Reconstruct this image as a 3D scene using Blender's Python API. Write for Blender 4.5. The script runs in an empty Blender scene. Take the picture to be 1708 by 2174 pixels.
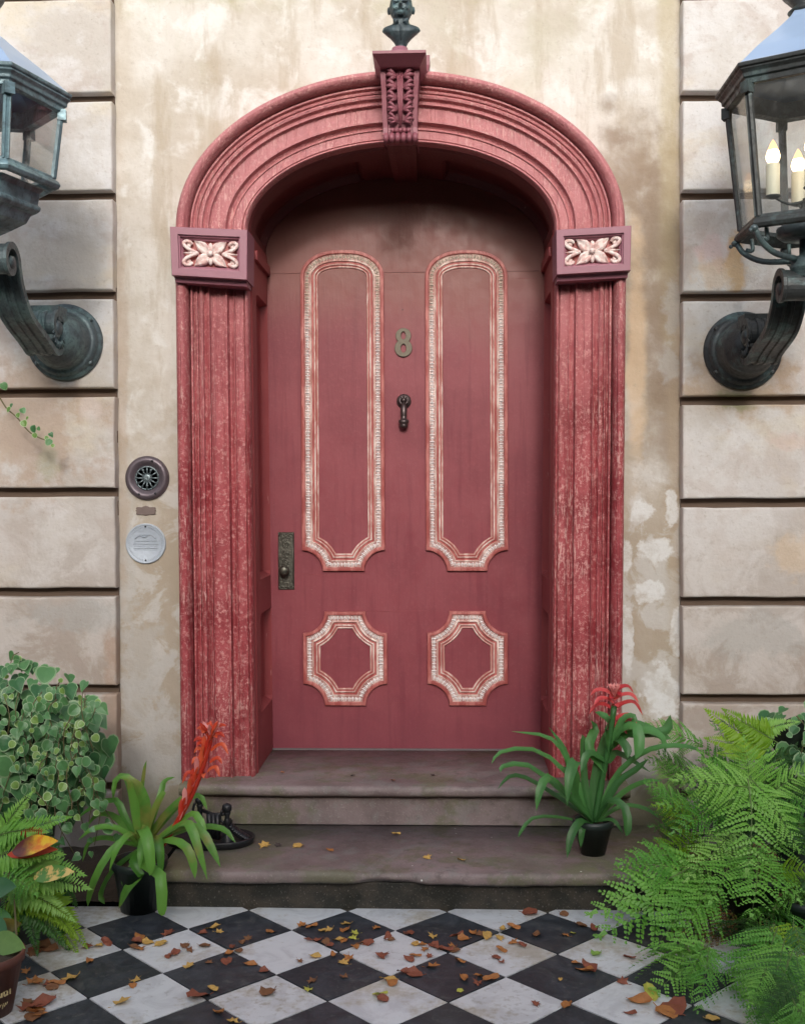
import bpy, bmesh, math, random
from mathutils import Vector, Matrix, Euler, noise
R = math.radians
random.seed(11)
S = bpy.context.scene
COL = S.collection

# ------------------------------------------------------------------ camera
CAM = Vector((0.19, -5.22, 1.65))
FPX, CXP, CYP = 2384.0, 854.0, 1087.0        # focal length and centre in 1708-wide picture units
cam_d = bpy.data.cameras.new('camera')
cam = bpy.data.objects.new('camera', cam_d); COL.objects.link(cam)
cam.location = CAM
YAW, PITCH, ROLL = R(2.02), R(-1.0), R(-0.25)
cam.rotation_euler = (Matrix.Rotation(YAW, 4, 'Z') @ Matrix.Rotation(R(90) + PITCH, 4, 'X') @ Matrix.Rotation(ROLL, 4, 'Z')).to_euler()
cam_d.sensor_fit = 'HORIZONTAL'; cam_d.sensor_width = 36.0; cam_d.lens = 36.0 * FPX / 1708.0
cam_d.clip_start = 0.05; cam_d.clip_end = 800
S.camera = cam
CM = (Matrix.Rotation(YAW, 3, 'Z') @ Matrix.Rotation(R(90) + PITCH, 3, 'X') @ Matrix.Rotation(ROLL, 3, 'Z'))

# ------------------------------------------------------------------ light
w = bpy.data.worlds.new('World'); S.world = w; w.use_nodes = True
wn = w.node_tree; wn.nodes.clear()
sky = wn.nodes.new('ShaderNodeTexSky'); sky.sky_type = 'NISHITA'; sky.sun_disc = False
sky.sun_elevation = R(24); sky.sun_rotation = R(180 - 4); sky.air_density = 1.0; sky.dust_density = 3.0; sky.ozone_density = 1.0
hs = wn.nodes.new('ShaderNodeHueSaturation'); hs.inputs['Saturation'].default_value = 0.55
bg = wn.nodes.new('ShaderNodeBackground'); bg.inputs['Strength'].default_value = 0.13
wo = wn.nodes.new('ShaderNodeOutputWorld')
wn.links.new(sky.outputs[0], hs.inputs['Color']); wn.links.new(hs.outputs[0], bg.inputs[0]); wn.links.new(bg.outputs[0], wo.inputs[0])
sd = bpy.data.lights.new('sun', 'SUN'); sd.energy = 0.6; sd.angle = R(7); sd.color = (1.0, 0.97, 0.94)
sun = bpy.data.objects.new('sun', sd); COL.objects.link(sun)
sdir = Vector((-0.06, math.cos(R(24)), -math.sin(R(24)))).normalized()
sun.rotation_euler = sdir.to_track_quat('-Z', 'Y').to_euler()
sun.location = (0.5, -8, 6)
S.view_settings.view_transform = 'Standard'; S.view_settings.look = 'None'
S.view_settings.gamma = 1.0; S.view_settings.exposure = 0.92; S.view_settings.use_curve_mapping = False
S.cycles.max_bounces = 8; S.cycles.transparent_max_bounces = 16
S.cycles.use_denoising = True

# ------------------------------------------------------------------ helpers
def P(px, py, Y):
    """world point on the vertical plane y=Y that is seen at picture position (px,py)"""
    d = CM @ Vector(((px - CXP) / FPX, -(py - CYP) / FPX, -1.0))
    t = (Y - CAM.y) / d.y
    return CAM + d * t
def PG(px, py, Z=0.0):
    """world point on the level plane z=Z seen at (px,py)"""
    d = CM @ Vector(((px - CXP) / FPX, -(py - CYP) / FPX, -1.0))
    return CAM + d * ((Z - CAM.z) / d.z)
def X(px, py, Y): return P(px, py, Y).x
def Zp(px, py, Y): return P(px, py, Y).z
def lerp(a, b, t): return a + (b - a) * t

class MB:
    def __init__(s): s.v = []; s.f = []; s.m = []; s.sm = []
    def add(s, vs, fs, m=0, smooth=False):
        o = len(s.v); s.v += [Vector(p) for p in vs]
        for f in fs: s.f.append([i + o for i in f]); s.m.append(m); s.sm.append(smooth)
        return s
    def box(s, x0, x1, y0, y1, z0, z1, m=0):
        vs = [(x, y, z) for x in (x0, x1) for y in (y0, y1) for z in (z0, z1)]
        return s.add(vs, [(0,1,3,2),(4,6,7,5),(0,4,5,1),(2,3,7,6),(0,2,6,4),(1,5,7,3)], m)
    def cbox(s, x0, x1, y0, y1, z0, z1, c, m=0, jit=0.0):
        """box whose front (-y) edges are chamfered by c"""
        fr = [(x0+c,y0,z0+c),(x1-c,y0,z0+c),(x1-c,y0,z1-c),(x0+c,y0,z1-c)]
        md = [(x0,y0+c,z0),(x1,y0+c,z0),(x1,y0+c,z1),(x0,y0+c,z1)]
        bk = [(x0,y1,z0),(x1,y1,z0),(x1,y1,z1),(x0,y1,z1)]
        fs = [(0,1,2,3)]
        for i in range(4):
            j = (i+1) % 4
            fs += [(i,i+4,j+4,j),(i+4,i+8,j+8,j+4)]
        fs.append((11,10,9,8))
        return s.add(fr+md+bk, fs, m)
    def loft(s, rings, closed=False, caps=False, m=0, smooth=True, matf=None):
        n = len(rings[0]); o = len(s.v)
        for r in rings: s.v += [Vector(p) for p in r]
        for i in range(len(rings)-1):
            for j in range(n if closed else n-1):
                k = (j+1) % n
                s.f.append([o+i*n+j, o+i*n+k, o+(i+1)*n+k, o+(i+1)*n+j])
                s.m.append(matf(i, j) if matf else m); s.sm.append(smooth)
        if caps:
            s.f.append([o+j for j in range(n)][::-1]); s.m.append(m); s.sm.append(False)
            s.f.append([o+(len(rings)-1)*n+j for j in range(n)]); s.m.append(m); s.sm.append(False)
        return s
    def tube(s, pts, r, n=8, m=0, caps=True, flat=None):
        pts = [Vector(p) for p in pts]; rings = []
        for i, p in enumerate(pts):
            t = (pts[min(i+1, len(pts)-1)] - pts[max(i-1, 0)]).normalized()
            a = t.orthogonal().normalized() if i == 0 else (pa - t * pa.dot(t)).normalized()
            pa = a; b = t.cross(a)
            rr = r[i] if isinstance(r, (list, tuple)) else r
            rings.append([p + (a*math.cos(2*math.pi*k/n) + b*math.sin(2*math.pi*k/n)) * rr for k in range(n)])
        return s.loft(rings, True, caps, m, True)
    def lathe(s, prof, c=(0,0,0), axis='Z', n=24, m=0, smooth=True, ang0=0.0, matf=None):
        """prof = [(radius, height)]; axis Z up, or 'Y' pointing at -y (out of the wall)"""
        c = Vector(c); rings = []
        for r, h in prof:
            ring = []
            for k in range(n):
                a = ang0 + 2*math.pi*k/n
                if axis == 'Z': p = Vector((r*math.cos(a), r*math.sin(a), h))
                elif axis == 'X': p = Vector((h, r*math.cos(a), r*math.sin(a)))
                else: p = Vector((r*math.cos(a), -h, r*math.sin(a)))
                ring.append(c + p)
            rings.append(ring)
        s.loft(rings, True, False, m, smooth, matf)
        for q, r in ((0, rings[0]), (1, rings[-1])):
            if prof[0 if q == 0 else -1][0] > 1e-4:
                o = len(s.v); s.v += r; s.f.append(list(range(o, o+n))); s.m.append(m); s.sm.append(False)
        return s
    def ball(s, c, r, n=10, m=0, sc=(1,1,1), rot=None):
        c = Vector(c); rings = []
        M = rot.to_3x3() if rot else Matrix.Identity(3)
        for i in range(n//2+1):
            a = math.pi*i/(n//2)
            rings.append([c + M @ Vector((r*sc[0]*math.sin(a)*math.cos(2*math.pi*k/n), r*sc[1]*math.sin(a)*math.sin(2*math.pi*k/n), -r*sc[2]*math.cos(a))) for k in range(n)])
        return s.loft(rings, True, False, m, True)
    def xform(s, M):
        s.v = [M @ p for p in s.v]; return s

def wloc(o):
    l = Vector((0,0,0))
    while o: l += o.location; o = o.parent
    return l
def mesh_of(name, mb, mats, off=Vector((0,0,0))):
    me = bpy.data.meshes.new(name)
    me.from_pydata([p - off for p in mb.v], [], mb.f)
    for mm in (mats if isinstance(mats, (list, tuple)) else [mats]): me.materials.append(mm)
    me.polygons.foreach_set('material_index', mb.m); me.polygons.foreach_set('use_smooth', mb.sm)
    bm = bmesh.new(); bm.from_mesh(me)
    bmesh.ops.recalc_face_normals(bm, faces=bm.faces); bm.to_mesh(me); bm.free()
    me.update(); return me
def obj(name, mb, mats, parent=None, org=None):
    off = wloc(parent) if parent else Vector(org or (0,0,0))
    me = mesh_of(name, mb, mats, off)
    o = bpy.data.objects.new(name, me); COL.objects.link(o)
    if parent: o.parent = parent
    else: o.location = off
    return o
def place(name, me, M, parent):
    """an object sharing a mesh, at world matrix M under an unrotated parent"""
    o = bpy.data.objects.new(name, me); COL.objects.link(o); o.parent = parent
    if parent: M = Matrix.Translation(-wloc(parent)) @ M
    o.matrix_local = M if parent else o.matrix_local
    if not parent: o.matrix_world = M
    return o
def thing(name, label, cat, loc=(0,0,0), group=None):
    o = bpy.data.objects.new(name, None); COL.objects.link(o); o.location = loc; o.empty_display_size = 0.1
    o['label'] = label; o['category'] = cat
    if group: o['group'] = group
    return o
def tag(o, label, cat, group=None):
    o['label'] = label; o['category'] = cat
    if group: o['group'] = group
    return o
def bevel(o, wd=0.004, seg=2):
    m = o.modifiers.new('bevel', 'BEVEL'); m.width = wd; m.segments = seg; m.limit_method = 'ANGLE'; m.angle_limit = R(35); return o
def catmull(pts, n=6):
    pts = [Vector(p) for p in pts]; q = [pts[0]*2-pts[1]] + pts + [pts[-1]*2-pts[-2]]; out = []
    for i in range(1, len(q)-2):
        for k in range(n):
            t = k/n
            out.append(0.5*((2*q[i]) + (-q[i-1]+q[i+1])*t + (2*q[i-1]-5*q[i]+4*q[i+1]-q[i+2])*t*t + (-q[i-1]+3*q[i]-3*q[i+1]+q[i+2])*t**3))
    out.append(pts[-1]); return out

# ------------------------------------------------------------------ material kit
class N:
    def __init__(s, name):
        s.mat = bpy.data.materials.new(name); s.mat.use_nodes = True; s.t = s.mat.node_tree; s.t.nodes.clear()
        s.geo = s.t.nodes.new('ShaderNodeNewGeometry'); s.pos = s.geo.outputs['Position']
        s.oi = s.t.nodes.new('ShaderNodeObjectInfo')
    def n(s, kind, **kw):
        x = s.t.nodes.new(kind)
        for k, v in kw.items(): setattr(x, k, v)
        return x
    def l(s, a, b):
        if hasattr(a, 'is_output') or hasattr(a, 'links'): s.t.links.new(a, b)
        else:
            if isinstance(a, (tuple, list)) and len(a) == 3 and b.type == 'RGBA': a = (*a, 1)
            b.default_value = a
    def map(s, vec, sc=(1,1,1), off=(0,0,0)):
        m = s.n('ShaderNodeMapping'); s.l(vec, m.inputs[0]); m.inputs['Scale'].default_value = sc; m.inputs['Location'].default_value = off; return m.outputs[0]
    def noise(s, sc, det=4, rough=0.55, vec=None, dist=0.0, col=False):
        x = s.n('ShaderNodeTexNoise'); s.l(vec if vec is not None else s.pos, x.inputs['Vector'])
        x.inputs['Scale'].default_value = sc; x.inputs['Detail'].default_value = det; x.inputs['Roughness'].default_value = rough; x.inputs['Distortion'].default_value = dist
        return x.outputs['Color' if col else 'Fac']
    def vor(s, sc, vec=None, feat='F1', out='Distance'):
        x = s.n('ShaderNodeTexVoronoi', feature=feat); s.l(vec if vec is not None else s.pos, x.inputs['Vector']); x.inputs['Scale'].default_value = sc; return x.outputs[out]
    def math(s, op, a, b=0.0, clamp=False):
        x = s.n('ShaderNodeMath', operation=op); x.use_clamp = clamp; s.l(a, x.inputs[0]); s.l(b, x.inputs[1]); return x.outputs[0]
    def rng(s, f, a, b, c=0.0, d=1.0):
        x = s.n('ShaderNodeMapRange', interpolation_type='SMOOTHSTEP'); s.l(f, x.inputs[0])
        for i, v in zip((1,2,3,4), (a,b,c,d)): x.inputs[i].default_value = v
        return x.outputs[0]
    def mix(s, a, b, f, mode='MIX'):
        x = s.n('ShaderNodeMix', data_type='RGBA', blend_type=mode); s.l(f, x.inputs[0]); s.l(a, x.inputs[6]); s.l(b, x.inputs[7]); return x.outputs[2]
    def sep(s, v=None):
        x = s.n('ShaderNodeSeparateXYZ'); s.l(v if v is not None else s.pos, x.inputs[0]); return x.outputs
    def blob(s, px, py, rx, rz, soft=0.35, jag=0.5, sc=9.0, Y=0.0, det=4):
        """irregular stain centred at a place on the wall; rx, rz in metres"""
        c = P(px, py, Y); v = s.map(s.pos, (1/rx, 0, 1/rz), (-c.x/rx, 0, -c.z/rz))
        ln = s.n('ShaderNodeVectorMath', operation='LENGTH'); s.l(v, ln.inputs[0])
        nn = s.math('MULTIPLY', s.math('SUBTRACT', s.noise(sc, det, 0.6), 0.5), jag*4.5)
        return s.rng(s.math('ADD', ln.outputs['Value'], nn), 1.0-soft, 1.0+soft*0.3, 1.0, 0.0)
    def bump(s, h, dist=0.01, strength=1.0, nrm=None):
        x = s.n('ShaderNodeBump'); x.inputs['Distance'].default_value = dist; x.inputs['Strength'].default_value = strength
        s.l(h, x.inputs['Height'])
        if nrm is not None: s.l(nrm, x.inputs['Normal'])
        return x.outputs[0]
    def out(s, col, rough=0.6, nrm=None, metal=0.0, **kw):
        b = s.n('ShaderNodeBsdfPrincipled'); s.l(col, b.inputs['Base Color']); s.l(rough, b.inputs['Roughness']); s.l(metal, b.inputs['Metallic'])
        for k, v in kw.items(): s.l(v, b.inputs[k])
        if nrm is not None: s.l(nrm, b.inputs['Normal'])
        o = s.n('ShaderNodeOutputMaterial'); s.l(b.outputs[0], o.inputs[0]); s.b = b; s.o = o
        return s.mat

# --- stucco -----------------------------------------------------------
def stucco(kind):
    n = N('stucco_' + kind)
    lo = n.noise(1.6, 5, 0.6); mid = n.noise(5, 6, 0.62, dist=0.4)
    st = n.noise(3.2, 5, 0.65, vec=n.map(n.pos, (1.6, 1, 0.35), (3.1, 0, 0.7)))
    fine = n.noise(40, 5, 0.7)
    if kind == 'wall':
        c = n.mix((0.54,0.485,0.41), (0.66,0.625,0.57), n.rng(lo, 0.42, 0.58))
        c = n.mix(c, (0.75,0.74,0.71), n.math('MULTIPLY', n.rng(mid, 0.50, 0.64), 0.75))
        c = n.mix(c, (0.43,0.355,0.26), n.math('MULTIPLY', n.rng(st, 0.48, 0.62), 0.6))
        c = n.mix(c, (0.53,0.51,0.40), n.math('MULTIPLY', n.rng(n.noise(2.2, 5, 0.6, vec=n.map(n.pos,(1,1,.5),(8,1,2))), 0.52, 0.66), 0.5))
        # lower half is greyer and browner
        z = n.sep()[2]
        lowm = n.rng(n.math('ADD', z, n.math('MULTIPLY', mid, 0.8)), 3.0, 1.7)
        c = n.mix(c, n.mix((0.36,0.295,0.22), (0.48,0.455,0.42), n.rng(n.noise(4.5, 6, 0.65, dist=0.6), 0.46, 0.56)), n.math('MULTIPLY', lowm, 0.85))
        brown = (0.27,0.20,0.14)
        for a in ((1340,355,.19,.28),(1385,490,.17,.42),(1405,640,.155,.42),(1395,770,.145,.32),(1415,900,.12,.40),(1300,290,.09,.07),(1290,225,.05,.06)):
            c = n.mix(c, brown, n.math('MULTIPLY', n.blob(*a, soft=.8, jag=.50, sc=7, det=6), 0.68))
        c = n.mix(c, (0.37,0.29,0.20), n.math('MULTIPLY', n.blob(1432, 800, .045, 1.6, soft=.7, jag=.4, sc=4), 0.55))
        c = n.mix(c, (0.70,0.52,0.34), n.math('MULTIPLY', n.blob(1350, 720, .05, .55, soft=.6, jag=.5, sc=4), 0.6))
        c = n.mix(c, (0.44,0.37,0.22), n.math('MULTIPLY', n.blob(1420, 250, .06, 1.1, soft=.7, jag=.4, sc=4), 0.5))
        grey = (0.46,0.44,0.41)
        for a in ((300,1400,.12,.25),(290,1500,.10,.2),(340,1580,.1,.2),(1425,650,.05,.14),(1420,780,.05,.1),(265,1180,.05,.6)):
            c = n.mix(c, grey, n.math('MULTIPLY', n.blob(*a, soft=.5, jag=.7, sc=10), 0.6))
        wht = (0.70,0.71,0.70)
        for a in ((1360,1085,.058,.05),(1425,1080,.035,.085),(1393,1168,.085,.062),(1375,1255,.068,.062),(1330,1180,.03,.09),(1330,1350,.035,.17),(1405,1470,.10,.13),(1435,1340,.03,.15),(1400,1500,.11,.06)):
            c = n.mix(c, wht, n.math('MULTIPLY', n.math('MULTIPLY', n.blob(*a, soft=.25, jag=.55, sc=13, det=8), n.rng(n.noise(11,6,.7), .36, .56, .35, 1.0)), 0.72))
        # moss under the cornice and soft algae at the foot
        c = n.mix(c, (0.33,0.34,0.12), n.math('MULTIPLY', n.rng(n.math('ADD', z, n.math('MULTIPLY', n.noise(6,4), 0.35)), 4.05, 4.27), 0.8))
        c = n.mix(c, (0.16,0.15,0.09), n.math('MULTIPLY', n.rng(n.math('ADD', z, n.math('MULTIPLY', mid, 0.3)), 0.58, 0.30), 0.8))
        c = n.mix(c, (0.42,0.31,0.22), n.math('MULTIPLY', n.blob(258, 860, .035, 1.0, soft=.5, jag=.5, sc=6), 0.45))
    else:
        c = n.mix((0.54,0.50,0.455), (0.65,0.63,0.61), n.rng(lo, 0.42, 0.58))
        c = n.mix(c, (0.50,0.43,0.39), n.math('MULTIPLY', n.rng(mid, 0.5, 0.62), 0.6))
        c = n.mix(c, (0.69,0.68,0.675), n.math('MULTIPLY', n.rng(n.noise(3.1, 6, 0.65, vec=n.map(n.pos,(1,1,1.5),(2,9,4))), 0.5, 0.62), 0.6))
        c = n.mix(c, (0.56,0.42,0.36), n.math('MULTIPLY', n.rng(n.noise(2.7, 6, 0.6, vec=n.map(n.pos, (1,1,1), (5,2,1))), 0.56, 0.72), 0.55))
        c = n.mix(c, (0.66,0.57,0.40), n.math('MULTIPLY', n.rng(n.noise(2.1, 5, 0.6, vec=n.map(n.pos, (1,1,1.6), (9,4,3))), 0.52, 0.7), 0.5))
        z = n.sep()[2]
        lowm = n.rng(n.math('ADD', z, n.math('MULTIPLY', mid, 0.9)), 2.9, 1.2)
        c = n.mix(c, n.mix((0.35,0.285,0.235), (0.50,0.45,0.41), n.rng(n.noise(3.7, 6, 0.65, dist=.5), 0.44, 0.58)), n.math('MULTIPLY', lowm, 0.85))
        for a, col, f in (((1515,535,.10,.08),(0.66,0.50,0.48),.75),((1560,545,.05,.14),(0.55,0.33,0.12),.7),((1525,580,.13,.1),(0.66,0.48,0.30),.5),
                          ((1570,800,.26,.2),(0.42,0.28,0.16),.6),((1560,850,.10,.05),(0.22,0.26,0.10),.5),
                          ((60,900,.35,.35),(0.42,0.29,0.20),.6),((100,985,.06,.09),(0.32,0.36,0.22),.35),((190,870,.05,.07),(0.70,0.62,0.60),.4),
                          ((240,1560,.05,.5),(0.40,0.26,0.18),.55),((200,1600,.2,.3),(0.36,0.28,0.22),.5),((170,1300,.4,.08),(0.38,0.39,0.38),.4),
                          ((1700,1180,.18,.1),(0.62,0.46,0.30),.45),((1600,1350,.3,.12),(0.30,0.30,0.28),.35),((1680,940,.1,.06),(0.60,0.42,0.36),.35)):
            c = n.mix(c, col, n.math('MULTIPLY', n.blob(*a, soft=.5, jag=.6, sc=9, Y=-.07), f))
    spk = n.rng(n.noise(75, 3, 0.6), 0.66, 0.75)
    c = n.mix(c, (0.25,0.2,0.15), n.math('MULTIPLY', spk, 0.35))
    c = n.mix(c, n.mix(c, (0.36,0.30,0.24), 0.5), n.rng(fine, 0.55, 0.75))
    h = n.math('ADD', n.math('MULTIPLY', n.noise(9, 5, 0.6), 1.0), n.math('MULTIPLY', fine, 0.22))
    return n.out(c, 0.9, n.bump(h, 0.012, 0.7))
M_wall = stucco('wall'); M_block = stucco('block')
def simple(name, col, rough=0.6, metal=0.0, var=0.15, sc=20, bumpd=0.0, **kw):
    n = N(name); f = n.noise(sc, 5, 0.6)
    c = n.mix(tuple(x*(1-var) for x in col), tuple(min(1, x*(1+var)) for x in col), f)
    return n.out(c, rough, n.bump(f, bumpd) if bumpd else None, metal, **kw)
M_joint = simple('joint_render', (0.13,0.09,0.065), 0.95, sc=8, bumpd=0.004)

def paint_red():
    n = N('weathered_red_paint')
    a = n.noise(5, 6, 0.65); b = n.noise(26, 5, 0.7)
    c = n.mix((0.27,0.030,0.038), (0.37,0.062,0.070), n.rng(a, 0.40, 0.60))
    c = n.mix(c, (0.22,0.03,0.032), n.math('MULTIPLY', n.rng(n.noise(9, 4, 0.6, vec=n.map(n.pos,(1,1,.3),(2,1,4))), 0.52, 0.7), 0.6))
    c = n.mix(c, (0.46,0.13,0.13), n.math('MULTIPLY', n.rng(b, 0.5, 0.62), 0.55))
    sp = n.noise(52, 5, 0.8); c = n.mix(c, (0.56,0.26,0.245), n.math('MULTIPLY', n.rng(sp, 0.53, 0.60), 0.75))
    gr = n.noise(55, 3, 0.6, vec=n.map(n.pos,(1,1,.012))); c = n.mix(c, (0.18,0.022,0.026), n.math('MULTIPLY', n.math('MULTIPLY', n.rng(gr, 0.55, 0.64), n.rng(n.sep()[2], 2.75, 2.6)), 0.5))
    # sky light from above put into the colour: paler and pinker with height
    z = n.sep()[2]
    c = n.mix(c, (0.56,0.235,0.245), n.math('MULTIPLY', n.rng(n.math('ADD', z, n.math('MULTIPLY', a, 1.0)), 2.2, 3.8), 0.7))
    sv = n.map(n.pos, (1, 1, 0.14))
    fl = n.rng(n.noise(80, 3, 0.65, vec=sv), 0.56, 0.64)
    fl2 = n.rng(n.noise(95, 4, 0.7, vec=n.map(n.pos,(1,1,.5),(7,3,1))), 0.56, 0.64)
    gate = n.rng(n.noise(4, 3, 0.5, vec=n.map(n.pos,(1,1,.6),(1,8,2))), 0.40, 0.6)
    c = n.mix(c, (0.70,0.42,0.38), n.math('MULTIPLY', n.math('MULTIPLY', n.math('MAXIMUM', fl, fl2), gate), 0.65))
    h = n.math('ADD', n.math('SUBTRACT', n.noise(30, 5, 0.7, vec=n.map(n.pos,(1,1,.2))), n.math('MULTIPLY', n.rng(gr, .5, .66), .6)), n.math('MULTIPLY', n.math('ADD', b, sp), 0.5))
    return n.out(c, n.rng(b, 0.3, 0.7, 0.45, 0.65), n.bump(h, 0.005, 0.8))
M_red = paint_red()
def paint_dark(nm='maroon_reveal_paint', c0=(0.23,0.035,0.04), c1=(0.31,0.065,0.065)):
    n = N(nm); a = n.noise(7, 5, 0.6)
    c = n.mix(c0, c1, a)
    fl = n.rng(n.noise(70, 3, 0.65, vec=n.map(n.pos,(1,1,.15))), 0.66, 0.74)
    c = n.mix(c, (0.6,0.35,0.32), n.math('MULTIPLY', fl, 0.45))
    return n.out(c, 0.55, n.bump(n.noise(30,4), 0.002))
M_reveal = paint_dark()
M_soffit = paint_dark('shade_darkened_maroon', (0.10,0.018,0.020), (0.15,0.030,0.032))  # reveal maroon darkened: the shade under the arch is put into the colour
M_mauve = simple('mauve_paint', (0.31,0.125,0.165), 0.5, var=0.12, sc=14, bumpd=0.002)
M_key = simple('plum_paint', (0.27,0.085,0.11), 0.5, var=0.2, sc=18, bumpd=0.002)
def carv():
    n = N('flower_highlight_paint'); b = n.noise(45, 4)
    c = n.mix((0.68,0.42,0.39), (0.85,0.74,0.70), n.rng(b, 0.35, 0.6))
    ao = n.n('ShaderNodeAmbientOcclusion'); ao.inputs['Distance'].default_value = 0.02
    return n.out(c, 0.6)
M_flower = carv()
def doorp():
    n = N('door_paint'); a = n.noise(3, 5, 0.6); b = n.noise(60, 4, 0.6)
    c = n.mix((0.225,0.050,0.062), (0.27,0.066,0.078), n.rng(a, 0.35, 0.65))
    c = n.mix(c, (0.31,0.09,0.10), n.math('MULTIPLY', n.rng(b, 0.5, 0.75), 0.35))
    br = n.noise(22, 5, 0.7, vec=n.map(n.pos,(1,1,.06)))
    c = n.mix(c, (0.17,0.03,0.045), n.math('MULTIPLY', n.rng(br, 0.5, 0.66), 0.4))
    c = n.mix(c, (0.30,0.16,0.15), n.math('MULTIPLY', n.rng(n.noise(130,2,.5), 0.70, 0.76), 0.6))
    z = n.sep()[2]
    c = n.mix(c, (0.215,0.105,0.075), n.math('MULTIPLY', n.rng(n.math('ADD', z, n.math('MULTIPLY', a, 0.5)), 2.55, 3.1), 0.6))  # brownish sky sheen on the upper door, painted into its colour
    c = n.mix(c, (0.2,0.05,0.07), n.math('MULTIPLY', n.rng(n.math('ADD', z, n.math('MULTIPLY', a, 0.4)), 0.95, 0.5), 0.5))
    h = n.math('ADD', n.noise(9, 4, 0.6, vec=n.map(n.pos,(1,1,.25))), n.math('MULTIPLY', b, 0.35))
    return n.out(c, n.rng(n.noise(18,5,.7), 0.35, 0.65, 0.34, 0.50), n.bump(n.math('ADD', h, n.math('MULTIPLY', br, .8)), 0.0022, 0.6), **{'Specular IOR Level': 0.30})
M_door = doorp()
def salmon(name, c0, c1, rough=0.5):
    n = N(name); a = n.noise(28, 5, 0.65, vec=n.map(n.pos,(1,1,.3)))
    c = n.mix(c0, c1, n.rng(a, 0.42, 0.62))
    return n.out(c, rough, n.bump(a, 0.001))
M_salmon = salmon('salmon_fillet', (0.34,0.070,0.062), (0.50,0.17,0.15))
M_cream = salmon('cream_edge', (0.55,0.30,0.26), (0.80,0.68,0.62))
def carving():
    n = N('cream_carving'); a = n.noise(50, 4, 0.7)
    c = n.mix((0.55,0.36,0.33), (0.84,0.81,0.80), n.rng(a, 0.30, 0.44))
    z = n.sep()[2]
    c = n.mix(c, (0.50,0.42,0.28), n.math('MULTIPLY', n.rng(z, 2.45, 2.7), 0.6))
    return n.out(c, 0.55)
M_carving = carving()
def bronze(name, dark, green, bias=0.5, rough=0.45, metal=0.35):
    n = N(name); a = n.noise(9, 6, 0.65, dist=0.3); b = n.noise(60, 4, 0.6)
    c = n.mix(dark, green, n.rng(a, bias-0.1, bias+0.14))
    c = n.mix(c, tuple(x*0.5 for x in dark), n.math('MULTIPLY', n.rng(b, 0.5, 0.7), 0.5))
    return n.out(c, n.rng(b, 0.3, 0.7, rough-.08, rough+.15), n.bump(n.math('ADD', a, n.math('MULTIPLY', b, .4)), 0.003), metal)
M_bronze = bronze('dark_bronze', (0.055,0.06,0.062), (0.12,0.20,0.20), 0.58)
M_verd = bronze('verdigris_bronze', (0.085,0.11,0.12), (0.15,0.23,0.23), 0.5)
M_lamp = bronze('lantern_metal', (0.05,0.055,0.055), (0.11,0.16,0.16), 0.6, 0.5, 0.3)
M_lampb = bronze('blue_green_lantern_metal', (0.11,0.16,0.18), (0.20,0.32,0.36), 0.5, 0.38, 0.25)
M_roofm = simple('pale_blue_roof_metal', (0.40,0.54,0.76), 0.3, 0.2, var=0.08, sc=7, bumpd=0.001)
M_bust = bronze('bust_bronze', (0.055,0.075,0.085), (0.15,0.24,0.25), 0.5, 0.42, 0.4)
M_iron = simple('black_iron', (0.018,0.019,0.022), 0.38, 0.2, bumpd=0.002, sc=40)
M_brass = simple('dull_brass', (0.13,0.11,0.08), 0.5, 0.4, var=0.3, sc=60, bumpd=0.001)
M_hand = simple('dark_brass_plate', (0.11,0.105,0.085), 0.32, 0.7, var=0.4, sc=80, bumpd=0.003)
M_knock = simple('knocker_metal', (0.085,0.062,0.062), 0.36, 0.6, var=0.3, sc=60)
M_ring = simple('intercom_ring', (0.13,0.105,0.12), 0.4, 0.4, var=0.3, sc=25, bumpd=0.002)
M_grille = simple('intercom_grille', (0.17,0.21,0.22), 0.4, 0.6, var=0.4, sc=60)
M_plate = simple('small_brown_plate', (0.18,0.135,0.12), 0.5, 0.3, var=0.2, sc=40)
M_dial = simple('pale_medallion', (0.42,0.47,0.53), 0.5, 0.1, var=0.15, sc=70, bumpd=0.002)
M_dialk = simple('medallion_lettering', (0.34,0.38,0.43), 0.6)
M_candle = simple('candle_sleeve', (0.78,0.76,0.60), 0.5, var=0.06)
def emis(name, col, st):
    n = N(name); e = n.n('ShaderNodeEmission'); e.inputs[0].default_value = (*col, 1); e.inputs[1].default_value = st
    o = n.n('ShaderNodeOutputMaterial'); n.l(e.outputs[0], o.inputs[0]); return n.mat
M_flame = emis('lit_bulb', (1.0,0.42,0.16), 2.2)
M_flamec = emis('lit_bulb_core', (1.0,0.72,0.42), 5.0)
def glass():
    n = N('lantern_glass'); tr = n.n('ShaderNodeBsdfTransparent'); tr.inputs[0].default_value = (0.97,0.98,0.98,1)
    gl = n.n('ShaderNodeBsdfGlossy'); gl.inputs['Roughness'].default_value = 0.03
    lw = n.n('ShaderNodeLayerWeight'); lw.inputs[0].default_value = 0.5
    frv = n.math('ADD', n.math('MULTIPLY', n.math('POWER', lw.outputs['Facing'], 4.0), 0.7), 0.04)
    dif = n.n('ShaderNodeBsdfDiffuse'); dif.inputs[0].default_value = (0.7,0.7,0.68,1)
    m0 = n.n('ShaderNodeMixShader'); n.l(n.rng(n.noise(7,5,.7), 0.45, 0.8, 0.02, 0.10), m0.inputs[0]); n.l(tr.outputs[0], m0.inputs[1]); n.l(dif.outputs[0], m0.inputs[2])
    m = n.n('ShaderNodeMixShader'); n.l(frv, m.inputs[0]); n.l(m0.outputs[0], m.inputs[1]); n.l(gl.outputs[0], m.inputs[2])
    o = n.n('ShaderNodeOutputMaterial'); n.l(m.outputs[0], o.inputs[0]); return n.mat
M_glass = glass()
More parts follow.
